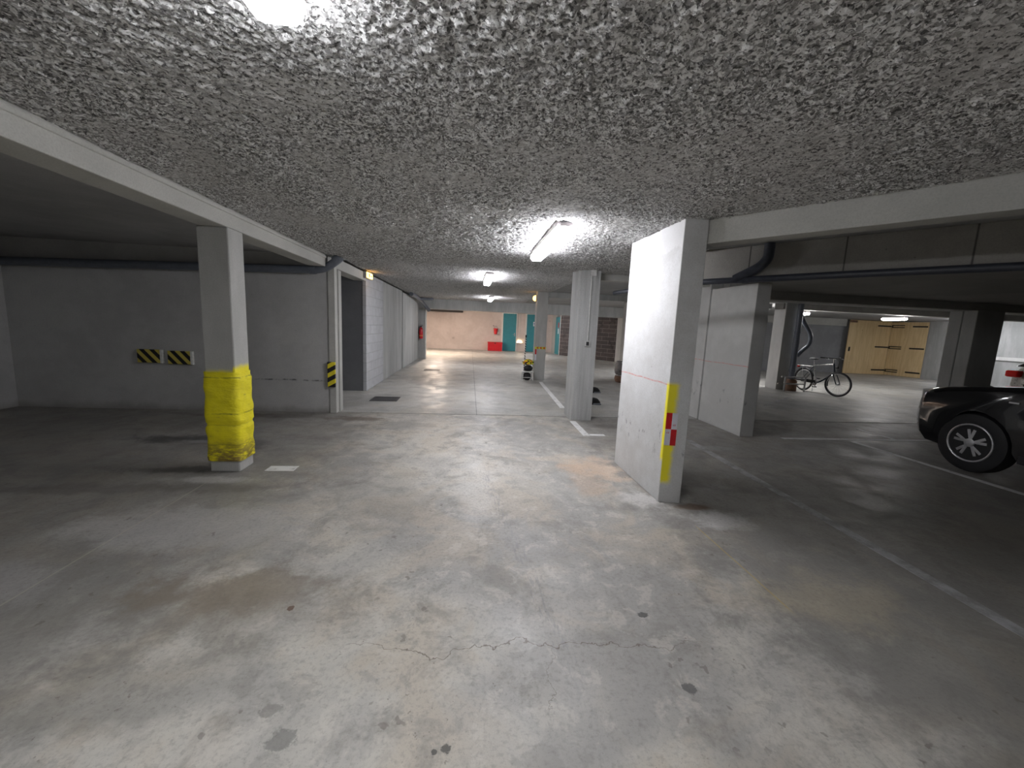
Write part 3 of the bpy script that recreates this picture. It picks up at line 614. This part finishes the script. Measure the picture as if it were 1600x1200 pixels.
# ------------------------------------------------------------------ pipes
def pipe(name, pts, r, mat, label, corner=.12, collars=(), kind='pipe'):
    root = empty(name, pts[0], label, kind); off = Vector(pts[0]); P = [Vector(p)-off for p in pts]
    MB().tube(rp(P, corner, 8), r, 16).build('pipe_run', mat, root, smooth=True)
    for a, b_ in collars: MB().tube([Vector(a)-off, Vector(b_)-off], r*1.14, 16).build('collar', mat, root, smooth=True)
    return root
pipe('drain_pipe', [(-6.66, 6.56, 2.10), (-2.22, 6.56, 2.225), (-1.99, 6.56, 2.40), (-1.98, 6.56, 2.425)], .06, M['pipe'], 'grey drain pipe along the left back wall bending up to the ceiling', .16, [((-2.42, 6.56, 2.219), (-2.33, 6.56, 2.222)), ((-2.06, 6.56, 2.36), (-2.0, 6.56, 2.42))])
fp = pipe('drain_pipe', [(-2.0, 14.2, 2.44), (-1.98, 15.2, 2.44), (-1.98, 16.9, 2.36), (-1.72, 17.38, 2.02)], .07, M['pipe'], 'grey bent pipe above the far end of the corridor wall', .3)
MB().tube(rp([(-.05, 1.9, -.03), (.45, 2.1, -.02), (.5, 2.3, .0)], .1), .05, 12).build('branch', M['pipe'], fp, smooth=True)
pq = gq-gn*.05; M['pipe_unlit'] = plain('unlit_pvc', (.05, .055, .07), .35)  # darker copy of the pvc, its unlit tone put into the colour
def PP(t, z): q = pq+gd*t; return Vector((q.x, q.y, z))
pr_ = pipe('drain_pipe', [Vector((2.16, 6.1, 2.07)), PP(-1.45, 2.095), PP(0, 2.105), PP(7, 2.10)], .033, M['pipe_unlit'], 'long dark pipe slung along the bottom of the diagonal girder', .4, [(PP(-.72, 2.099), PP(-.66, 2.0995))])
bo = Vector((2.16, 6.1, 2.07))
MB().tube(rp([PP(-.50, 2.445)-bo-Vector((.02, .02, 0)), PP(-.50, 2.25)-bo-Vector((.02, .02, 0)), PP(-.80, 2.11)-bo], .17, 8), .05, 14).build('branch', M['pipe_unlit'], pr_, smooth=True)
dp = pipe('drain_pipe', [(9.36, 10.88, 0.0), (9.36, 10.88, 2.5)], .075, M['pipe'], 'vertical grey downpipe on the bicycle pillar', .1, [((9.36, 10.88, .55), (9.36, 10.88, .62)), ((9.36, 10.88, 1.66), (9.36, 10.88, 1.72))])
pipe('drain_pipe', [(9.55, 11.0, 1.0), (9.62, 10.95, 1.15), (9.86, 10.95, 1.35), (9.86, 10.95, 1.65), (9.6, 10.95, 1.95), (9.5, 11.0, 2.2)], .055, M['pipe'], 'curved black pipe bulging right of the bicycle pillar', .2)

# drains
def drain(loc, L, W, label):
    r = empty('drain_grate', loc, label, 'drain grate', 'floor drains in the corridor')
    MB().box(-L/2, -W/2, 0, L/2, -W/2+.03, .008).box(-L/2, W/2-.03, 0, L/2, W/2, .008).box(-L/2, -W/2+.03, 0, -L/2+.03, W/2-.03, .008).box(L/2-.03, -W/2+.03, 0, L/2, W/2-.03, .008).build('grate_frame', M['grate'], r)
    b = MB(); k = int(L/.035)
    for i in range(k): x = -L/2+.04+i*(L-.08)/(k-1); b.box(x-.007, -W/2+.03, 0, x+.007, W/2-.03, .007)
    b.build('grate_bars', M['grate'], r); MB().box(-L/2+.03, -W/2+.03, .0002, L/2-.03, W/2-.03, .002).build('sump', M['black'], r)
drain((-1.60, 7.99, 0), .50, .45, 'dark drain grate in the floor nearest the recess')
drain((-1.19, 13.3, 0), .50, .40, 'farther dark drain grate along the corridor floor')

# ------------------------------------------------------------------ floor markings
def line(p, q, w, label, mat='line'):
    o = MB().bar(p, q, w, 0., .0025).build('floor_marking', M[mat]); struct(o, label, 'painted line')
line((3.15, 5.4), (2.93, .6), .095, 'long faded grey parking line across the right foreground', 'line2')
line((2.0, 11.1), (1.80, 7.5), .10, 'worn white line between the chevron pillar and switch pillar')
line((1.72, 6.4), (1.70, 5.5), .10, 'white line stub ending at the switch pillar')
line((1.76, 5.56), (1.98, 5.56), .09, 'small white patch right of the switch pillar stub')
line((-1.96, 4.10), (-1.69, 4.10), .14, 'white dash beside the yellow padded pillar')
line((4.75, 5.53), (7.3, 5.53), .085, 'white line running sideways in front of the black car')
line((5.8, 5.4), (5.78, 1.5), .085, 'white bay line left of the black car')
line((6.72, 6.2), (6.70, 5.58), .06, 'short thin line meeting the sideways line')
line((8.3, 9.6), (6.6, 8.3), .08, 'faint slanting line in front of the bicycle', 'line2')

# ------------------------------------------------------------------ small things along the corridor
r = empty('step_stool', (1.66, 11.45, 0), 'pale metal stool loaded with tape beside the chevron pillar', 'stool')
for sx in (-1, 1):
    for q_ in (-1, 1): MB().cyl((sx*.15, q_*.12, 0), (sx*.135, q_*.11, .235), .012, 10).build('leg', M['white'], r, smooth=True)
MB().box(-.165, -.14, .235, .165, .14, .262).build('seat', M['white'], r, bevel=.008); MB().cyl((-.145, -.115, .09), (.145, -.115, .09), .008, 8).build('stretcher', M['white'], r)
def lump(name, c, s, mat, label, cat, seed, amp=.25, parent=None):
    b = MB(); n, k = 20, 12
    for i in range(k+1):
        th = PI*i/k
        for j in range(n):
            ph = 2*PI*j/n; d = Vector((math.sin(th)*math.cos(ph), math.sin(th)*math.sin(ph), math.cos(th)))
            e = 1+amp*(math.sin(d.x*5+seed)*math.cos(d.y*6+seed*2)+.6*math.sin(d.z*8+seed*3))
            b.v.append((d.x*s[0]*e, d.y*s[1]*e, max(-s[2]*.85, d.z*s[2]*(1+.4*(e-1)))))
    b.f = [(i*n+j, (i+1)*n+j, (i+1)*n+(j+1) % n, i*n+(j+1) % n) for i in range(k) for j in range(n)]
    o = b.build(name, mat, parent, loc=c, smooth=True, ang=60)
    if label: tag(o, label, cat)
    return o
lump('bin_bag', (1.66, 11.45, .107), (.11, .09, .12), M['black'], 'black bag tucked under the pale stool', 'bag', 1, .12)
lump('black_holdall', (1.68, 11.45, .345), (.13, .10, .09), M['black'], 'black bundle lying on the stool seat', 'bag', 2.3, .1)
def tapemat():
    t = NT('hazard_tape_film'); p = t.obj(); k = t.n('ShaderNodeTexVoronoi', {'Vector': p, 'Scale': 22.}).outputs['Color']; s = t.xyz(k)[0]
    c = t.mix(t.mr(s, .32, .34), BLK, (.85, .75, .02)); c = t.mix(t.mr(s, .66, .68), c, (.7, .8, .02)); c = t.mix(t.mr(s, .86, .88), c, (.75, .22, .03)); return t.done(c, .4)
lump('hazard_tape_heap', (1.665, 11.45, .515), (.155, .12, .085), tapemat(), 'heap of yellow, black and orange hazard tape on the black bundle', 'hazard tape', 4.1, .2)
t = NT('striped_pole'); x, y, z = t.xyz(t.obj()); fr = t.mt('FRACT', t.mt('DIVIDE', t.mt('ADD', z, t.mt('MULTIPLY', x, .7)), .07)); M['pole'] = t.done(t.mix(t.mr(fr, .49, .51, smooth=False), (.75, .75, .75), BLK), .5)
r = empty('striped_pole', (1.59, 11.70, 0), 'thin black and white striped pole rising behind the loaded stool', 'pole')
MB().tube([(0, 0, .02), (.012, 0, .6), (.02, 0, 1.2)], .017, 10).build('shaft', M['pole'], r, smooth=True)
MB().lathe([(.07, 0), (.07, .015), (.03, .03)], n=20).build('foot_plate', M['black'], r, smooth=True); MB().cyl((.02, 0, 1.2), (.021, 0, 1.28), .021, 10).build('cap', M['black'], r, smooth=True)
# rubber stops right of the switch pillar
def stop(loc, label):
    r = empty('parking_stop', loc, label, 'parking stop', 'rubber stops right of the switch pillar')
    b = MB(); n = 10; pr = [(math.cos(PI*k/n)*.12, math.sin(PI*k/n)*.13) for k in range(n+1)]
    xs = [(-.35, 1), (.05, 1), (.12, .85), (.17, .45)]; N = n+1
    b.add([(x, y*s, z*s) for x, s in xs for y, z in pr], [tuple(range(N)), tuple(3*N+k for k in range(n, -1, -1))]+[(i*N+k, (i+1)*N+k, (i+1)*N+k+1, i*N+k+1) for i in range(3) for k in range(n)]+[(i*N+n, (i+1)*N+n, (i+1)*N, i*N) for i in range(3)])
    b.build('rubber_body', M['black'], r, smooth=True, ang=50); MB().box(.0, -.135, 0, .16, -.11, .03).build('base_edge', M['pipe_pale'], r); return r
s_ = stop((3.02, 9.55, 0), 'black rubber stop peeping out behind the switch pillar, farther one'); dup(s_, (2.53, 8.02, 0), 'black rubber stop peeping out behind the switch pillar, nearer one')
# drum
r = empty('metal_drum', (4.62, 11.62, 0), 'rusty grey drum on the floor, half hidden by the wing wall', 'drum')
MB().lathe([(.24, 0), (.27, .02), (.30, .10), (.285, .19), (.26, .215)], n=32).build('rusty_foot', M['brown'], r, smooth=True)
MB().lathe([(.255, .215), (.295, .26), (.31, .36), (.305, .5), (.27, .585), (.262, .60)], n=32).build('drum_body', M['rust'], r, smooth=True)
MB().torus((0, 0, .605), (0, 0, 1), .268, .016).build('rim', M['steel'], r, smooth=True); MB().torus((0, 0, .215), (0, 0, 1), .268, .018).build('hoop', M['steel'], r, smooth=True)
MB().lathe([(.255, .598), (.25, .61), (.05, .615)], n=32).build('lid', M['rust'], r, smooth=True)

# ------------------------------------------------------------------ bicycle
def bicycle():
    r = empty('bicycle', (9.905, 10.47, 0), 'dark city bicycle parked on its stand beside the bicycle pillar', 'bicycle', rz=-PI/2)
    R = .335; steer = math.radians(16)
    def wh(x, rot):
        root = MB().torus((0, 0, 0), (0, 1, 0), R-.022, .021, 48, 10).build('wheel', M['black'], r, loc=(x, 0, R), smooth=True); root.rotation_euler = (0, 0, rot); tag(root, 'black tyre with pale rim')
        MB().torus((0, 0, 0), (0, 1, 0), R-.050, .012, 48, 8).build('rim', M['chrome'], root, smooth=True)
        b = MB()
        for k in range(28):
            a = 2*PI*k/28; s = (-1)**k; b.tube([(.02*math.cos(a+.5*s), s*.025, .02*math.sin(a+.5*s)), ((R-.055)*math.cos(a), 0, (R-.055)*math.sin(a))], .0014, 4)
        b.build('spokes', M['steel'], root); MB().cyl((0, -.05, 0), (0, .05, 0), .026, 14).cyl((0, -.065, 0), (0, .065, 0), .008, 8).build('hub', M['alu'], root, smooth=True)
        return root
    wh(-.57, 0); wh(.57, steer)
    BK = plain('bike_frame_blue_black', (.02, .03, .045), .25); SV = plain('bike_silver', (.55, .55, .55), .3, .7)
    bb = (-.13, 0, .29); st = (-.27, 0, .78); hd = (.36, 0, .86); hl = (.42, 0, .62)
    MB().tube(rp([hl, (.24, 0, .50), (.02, 0, .34), bb], .2), .021, 12).cyl((.355, 0, .88), (.425, 0, .60), .022).build('down_tube', BK, r, smooth=True)
    MB().cyl(st, hd, .015).build('top_tube', SV, r, smooth=True)
    MB().cyl(bb, (-.275, 0, .80), .018).build('seat_tube', SV, r, smooth=True)
    b = MB()
    for s in (-1, 1): b.tube([bb, (-.3, s*.05, .31), (-.57, s*.062, R)], .010, 8).tube([(-.26, s*.015, .74), (-.35, s*.05, .62), (-.57, s*.062, R)], .008, 8)
    b.build('rear_stays', BK, r, smooth=True)
    b = MB(); cs, sn = math.cos(steer), math.sin(steer)
    for s in (-1, 1): b.tube([(.42, 0, .63), (.44, s*.055, .58), (.57, s*.06, R)], .012, 8)
    b.build('fork', BK, r, smooth=True)
    MB().cyl((-.275, 0, .80), (-.295, 0, .93), .013).build('seat_post', M['chrome'], r, smooth=True)
    lump('saddle', (-.31, 0, .965), (.14, .085, .035), M['black'], None, None, .4, .05, r)
    MB().cyl((.355, 0, .88), (.335, 0, 1.00), .014).cyl((.335, 0, 1.0), (.40, 0, 1.02), .014).build('stem', M['chrome'], r, smooth=True)
    MB().tube(rp([(.24, -.29, 1.03), (.37, -.2, 1.03), (.41, 0, 1.02), (.37, .2, 1.03), (.24, .29, 1.03)], .12), .0115, 10).build('handlebar', M['black'], r, smooth=True)
    for s in (-1, 1): MB().cyl((.22, s*.30, 1.03), (.31, s*.25, 1.03), .019, 12).build('grip', M['black'], r, smooth=True)
    for s in (-1, 1): MB().tube([(.36, s*.2, 1.02), (.42, s*.22, 1.0), (.38, s*.27, .985)], .006, 6).build('brake_lever', M['alu'], r)
    def fender(x, a0, a1, name):
        b = MB(); n = 22; vs = []; rr = R+.012
        for i in range(n+1):
            a = math.radians(a0+(a1-a0)*i/n)
            for y, d in ((-.03, -.012), (-.015, .002), (.015, .002), (.03, -.012)):
                for th in (0, .003): vs.append((x+(rr+d+th)*math.cos(a), y, R+(rr+d+th)*math.sin(a)))
        fs = []
        for i in range(n):
            for k in range(3):
                p0, p1 = i*8+k*2, (i+1)*8+k*2; fs += [(p0, p1, p1+2, p0+2), (p0+1, p0+3, p1+3, p1+1)]
        b.add(vs, fs).build(name, M['black'], r, smooth=True)
    fender(-.57, 20, 200, 'rear_mudguard'); fender(.57, 110, 195, 'front_mudguard')
    b = MB().tube([(-.36, -.06, .735), (-.80, -.06, .735), (-.80, .06, .735), (-.36, .06, .735)], .007, 6, closed=True)
    for x in (-.45, -.58, -.7): b.cyl((x, -.06, .735), (x, .06, .735), .006, 6)
    for s in (-1, 1): b.cyl((-.6, s*.06, .735), (-.57, s*.065, R), .006, 6)
    b.build('luggage_rack', M['alu'], r, smooth=True); MB().box(-.84, -.03, .68, -.80, .03, .73).build('rear_light', M['tail'], r)
    MB().lathe([(.085, -.004), (.085, .004)], (-.13, -.055, .29), 24, 'Y').build('chainring', M['steel'], r, smooth=True)
    MB().box(-.60, -.075, .27, -.10, -.058, .36).build('chain_guard', M['black'], r, bevel=.012)
    MB().cyl((-.13, -.08, .29), (-.13, .08, .29), .012).cyl((-.13, -.08, .29), (-.03, -.085, .18), .010).cyl((-.13, .08, .29), (-.23, .085, .40), .010).build('crank', M['alu'], r, smooth=True)
    for s, x, z in ((-1, -.03, .18), (1, -.23, .40)): MB().box(x-.045, s*.09, z-.012, x+.045, s*.17, z+.012).build('pedal', M['black'], r, bevel=.005)
    MB().tube([(-.30, .05, .30), (-.36, .13, .01)], .009, 8).build('kickstand', M['alu'], r, smooth=True)
    MB().cyl((.44, 0, .78), (.50, 0, .78), .026, 14).build('head_lamp', M['black'], r, smooth=True)
    MB().cyl((-.38, -.08, .33), (-.75, -.09, .31), .03, 12).build('pannier_lock', M['black'], r, smooth=True)
    MB().tube(rp([(.4, .02, 1.0), (.5, .03, .95), (.45, .02, .7)], .05), .004, 6).build('brake_cable', M['black'], r)
    return r
bicycle()
# bicycle rail around the pillar foot
r = empty('guard_rail', (9.3, 10.67, 0), 'low steel tube rail in front of the bicycle pillar foot', 'guard rail')
MB().tube([(-.42, 0, .42), (.33, 0, .42)], .02, 10).tube([(-.52, .0, .22), (.33, 0, .22)], .02, 10).build('rail', M['steel'], r, smooth=True)
MB().cyl((.33, 0, 0), (.33, 0, .44), .024, 10).build('post', M['steel'], r, smooth=True); MB().cyl((-.30, 0, 0), (-.30, 0, .44), .024, 10).build('post', M['steel'], r, smooth=True)
tag(MB().lathe([(.16, 0), (.16, .28), (.12, .34)], (0, 0, 0), 20).build('pipe_boot', M['brown'], dp, smooth=True), 'rusty brown boot')

# ------------------------------------------------------------------ plywood gate
r = empty('plywood_gate', (17.5, 17.35, 0), 'pale plywood folding gate with black strap hinges', 'gate')
MB().box(0, 0, .01, 1.25, .04, 2.5).build('panel', M['ply'], r); MB().box(1.255, 0, .01, 2.15, .045, 2.5).build('panel', M['ply'], r)
q = MB().prism([(2.16, 0), (2.20, .03), (2.52, -1.30), (2.47, -1.32)], .01, 2.48).build('folding_panel', M['ply'], r)
MB().box(.0, -.02, 2.38, .35, 0, 2.48).build('corner_bracket', M['brown'], r); MB().box(.10, -.03, 1.05, .17, 0, 1.25).build('handle', M['blackmetal'], r, bevel=.01)
for z in (.22, 1.3, 2.28):
    MB().box(1.45, -.015, z-.03, 2.14, 0, z+.03).build('strap_hinge', M['blackmetal'], r)
    d = Vector((.31, -1.30)).normalized(); p = Vector((2.155, -.005)); off = Vector((-.01, -.003))
    b = MB()
    b.bar(p+d*.03+off, p+d*.50+off, .014, z+.03, z+.065).bar(p+d*.03+off, p+d*.50+off, .014, z-.065, z-.03).bar(p+d*.02+off, p+d*.06+off, .014, z-.065, z+.065)
    b.build('fork_hinge', M['blackmetal'], r)
    MB().bar(p+d*.80+off, p+d*1.33+off, .014, z-.03, z+.03).build('strap_hinge', M['blackmetal'], r)

# ------------------------------------------------------------------ cars
def car(loc, rz, paint, label, hatch=0.):
    r = empty('car', loc, label, 'car', rz=rz); W = .92
    out = [(2.02, .27), (2.14, .36), (2.19, .50), (2.20, .64), (2.18, .78), (2.12, .88), (2.0, .955), (1.8, 1.0), (1.5, 1.04), (1.15, 1.08), (.9, 1.11), (.3, 1.13), (-.6, 1.14), (-1.4, 1.15), (-1.95, 1.14), (-2.16, 1.05), (-2.22, .85), (-2.24, .6), (-2.2, .42), (-2.05, .3)]
    def arch(cx): return [(cx-.40*math.cos(PI*k/12+.0)*1., .35+.40*math.sin(PI*k/12)) for k in range(13)]
    out += [(-1.80, .27)]+[(x, z) for x, z in arch(-1.35)]+[(-.93, .25), (.0, .24), (.85, .25)]+[(x, z) for x, z in arch(1.32)]+[(1.75, .25)]
    ys = [-.92, -.905, -.87, -.78, -.6, -.3, 0, .3, .6, .78, .87, .905, .92]; b = MB(); n = len(out)
    for y in ys:
        t_ = abs(y)/W; ins = max(0, (abs(y)-.87)/.05)
        for x, z in out:
            f = max(0, min(1, (x-1.3)/.9)); g = max(0, min(1, (-x-1.3)/.9)); xx = x-f*.27*t_**4.5+g*.35*t_**3
            zz = z-(.06*ins**2 if z > .95 else 0)-(.025*t_**2 if z > .9 else 0)
            b.v.append((xx, y*(1-.04*f), zz))
    for j in range(len(ys)-1):
        for i in range(n): b.f.append((j*n+i, j*n+(i+1) % n, (j+1)*n+(i+1) % n, (j+1)*n+i))
    b.f += [tuple(range(n-1, -1, -1)), tuple((len(ys)-1)*n+i for i in range(n))]
    b.build('body', paint, r, smooth=True, ang=38)
    MB().box(-1.9, -.7, .24, 1.75, .7, .30).box(-1.9, -.66, .3, 1.6, .66, .9).build('underbody', M['black'], r)
    # greenhouse
    lo = [(1.0, .84), (-2.05, .82)]; hi = [(.1, .64), (-1.75, .62)]
    b = MB().add([(1.0, -.80, 1.08), (1.0, .80, 1.08), (-2.05, .8, 1.12), (-2.05, -.8, 1.12), (.1, -.62, 1.64), (.1, .62, 1.64), (-1.7+hatch, .6, 1.62), (-1.7+hatch, -.6, 1.62)], [(0, 1, 5, 4), (1, 2, 6, 5), (2, 3, 7, 6), (3, 0, 4, 7), (4, 5, 6, 7), (3, 2, 1, 0)])
    b.build('windows', M['glassdark'], r, bevel=.03)
    b = MB().add([(.12, -.63, 1.635), (.12, .63, 1.635), (-1.75+hatch, .61, 1.615), (-1.75+hatch, -.61, 1.615), (.02, -.58, 1.68), (.02, .58, 1.68), (-1.65+hatch, .56, 1.66), (-1.65+hatch, -.56, 1.66)], [(0, 1, 5, 4), (1, 2, 6, 5), (2, 3, 7, 6), (3, 0, 4, 7), (4, 5, 6, 7), (3, 2, 1, 0)])
    b.build('roof', paint, r, bevel=.02)
    for s in (-1, 1):
        MB().tube([(1.0, s*.81, 1.09), (.1, s*.63, 1.64)], .03, 8).build('windscreen_pillar', paint, r, smooth=True)
        MB().tube([(-.45, s*.82, 1.1), (-.45, s*.63, 1.64)], .03, 8).build('door_pillar', M['black'], r, smooth=True)
    for s in (-1, 1):
        yy = s
        # headlight on the rounded corner
        b = MB(); pts = []
        for k in range(7):
            tt = .55+.4*k/6; y = W*tt; x = 2.15-.25*tt**4.5; pts.append((x, y*.965))
        vs = [(x+.012-z_*.0, yy*y, z) for x, y in pts for z_, z in ((0, .80), (1, .90))]+[(x-.06, yy*y, z) for x, y in pts for z in (.80, .90)]
        m = len(pts); fs = []
        for k in range(m-1): a = 2*k; c = 2*m+2*k; fs += [(a, a+2, a+3, a+1), (c, c+1, c+3, c+2), (a+1, a+3, c+3, c+1), (a, c, c+2, a+2)]
        fs += [(0, 1, 2*m+1, 2*m), (2*m-2, 4*m-2, 4*m-1, 2*m-1)]
        b.add(vs, fs).build('headlight', M['lens'], r, smooth=True)
        MB().box(1.52, yy*.875-.01, .80, 1.60, yy*.875+.01, .85).build('indicator', M['amber'], r)
        MB().lathe([(.05, 0), (.045, .03)], (1.83, yy*.70, .42), 16, 'X').build('fog_lamp', M['lens'], r, smooth=True)
        MB().box(-2.19, yy*.74-.11, .89, -1.96, yy*.74+.11, 1.03).build('tail_light', M['tail'], r, bevel=.03)
        MB().box(.62, yy*1.0-.1, 1.12, .78, yy*1.0+.1, 1.27).box(.68, yy*.88-.06, 1.10, .74, yy*.88+.06, 1.16).build('wing_mirror', paint, r, bevel=.03)
        MB().box(.94, yy*.922-.006, .893, 1.03, yy*.922+.006, .917).build('side_badge', M['chrome'], r, bevel=.004)
        for x in (.05, -.9): MB().box(x, yy*.93-.012, .95, x+.18, yy*.93+.014, .98).build('door_handle', M['chrome'], r, bevel=.006)
        MB().box(-.92, yy*.915-.02, .25, .86, yy*.915+.02, .34).build('side_sill', M['black'], r, bevel=.01)
    MB().box(2.13, -.42, .50, 2.215, .42, .60).box(2.12, -.42, .66, 2.21, .42, .72).build('grille', M['black'], r, bevel=.01)
    MB().box(2.15, -.3, .77, 2.20, .3, .80).build('grille_bar', M['chrome'], r, bevel=.006)
    wi = 0
    for x in (1.32, -1.35):
        for s in (-1, 1):
            wl = MB().lathe([(.245, -.10), (.30, -.11), (.345, -.095), (.355, -.06), (.355, .06), (.345, .095), (.30, .11), (.245, .10)], (0, 0, 0), 48, 'Y').build('wheel', M['black'], r, loc=(x, s*.80, .355), smooth=True)
            if s < 0: pass
            tag(wl, 'black tyre on alloy rim')
            MB().torus((0, s*.102, 0), (0, 1, 0), .222, .011, 40, 8).build('rim', M['alu'], wl, smooth=True)
            MB().lathe([(.215, -.02), (.215, .02)], (0, s*.03, 0), 40, 'Y').build('brake_disc', M['blackmetal'], wl, smooth=True)
            b = MB()
            for k in range(5):
                a = 2*PI*k/5+.3
                for d in (-.2, .2):
                    p0 = Vector((.035*math.cos(a), s*.105, .035*math.sin(a))); p1 = Vector((.216*math.cos(a+d), s*.098, .216*math.sin(a+d))); u = (p1-p0).normalized(); wv = Vector((-u.z, 0, u.x))
                    w0, w1 = .013, .021; th = Vector((0, s*.022, 0))
                    vs = [p0+wv*w0, p0-wv*w0, p1-wv*w1, p1+wv*w1]; vs = vs+[v-th for v in vs]
                    b.add(vs, [(0, 1, 2, 3), (7, 6, 5, 4), (0, 4, 5, 1), (1, 5, 6, 2), (2, 6, 7, 3), (3, 7, 4, 0)])
            b.build('spokes', M['alu'], wl, bevel=.004); MB().lathe([(.05, -.012), (.05, .008), (.03, .014)] if s > 0 else [(.03, -.014), (.05, -.008), (.05, .012)], (0, s*.105, 0), 20, 'Y').build('hub_cap', M['alu'], wl, smooth=True)
    return r
car((6.92, 2.84, 0), PI/2, M['paintblack'], 'black car with alloy wheels cut off by the right edge')
car((13.86, 6.86, 0), 0, M['paintsilver'], 'silver car with red tail light behind the black car', .75)

# ------------------------------------------------------------------ world, view
w = bpy.data.worlds.new('world'); bpy.context.scene.world = w; w.use_nodes = True
w.node_tree.nodes['Background'].inputs[0].default_value = (.02, .02, .022, 1)
vs = bpy.context.scene.view_settings; vs.view_transform = 'Standard'; vs.look = 'None'; vs.gamma = 1; vs.use_curve_mapping = False; vs.exposure = 2.0
bpy.context.scene.cycles.use_denoising = True
bpy.context.scene.cycles.max_bounces = 6; bpy.context.scene.cycles.diffuse_bounces = 4; bpy.context.scene.cycles.glossy_bounces = 2; bpy.context.scene.cycles.caustics_reflective = False; bpy.context.scene.cycles.adaptive_threshold = .1
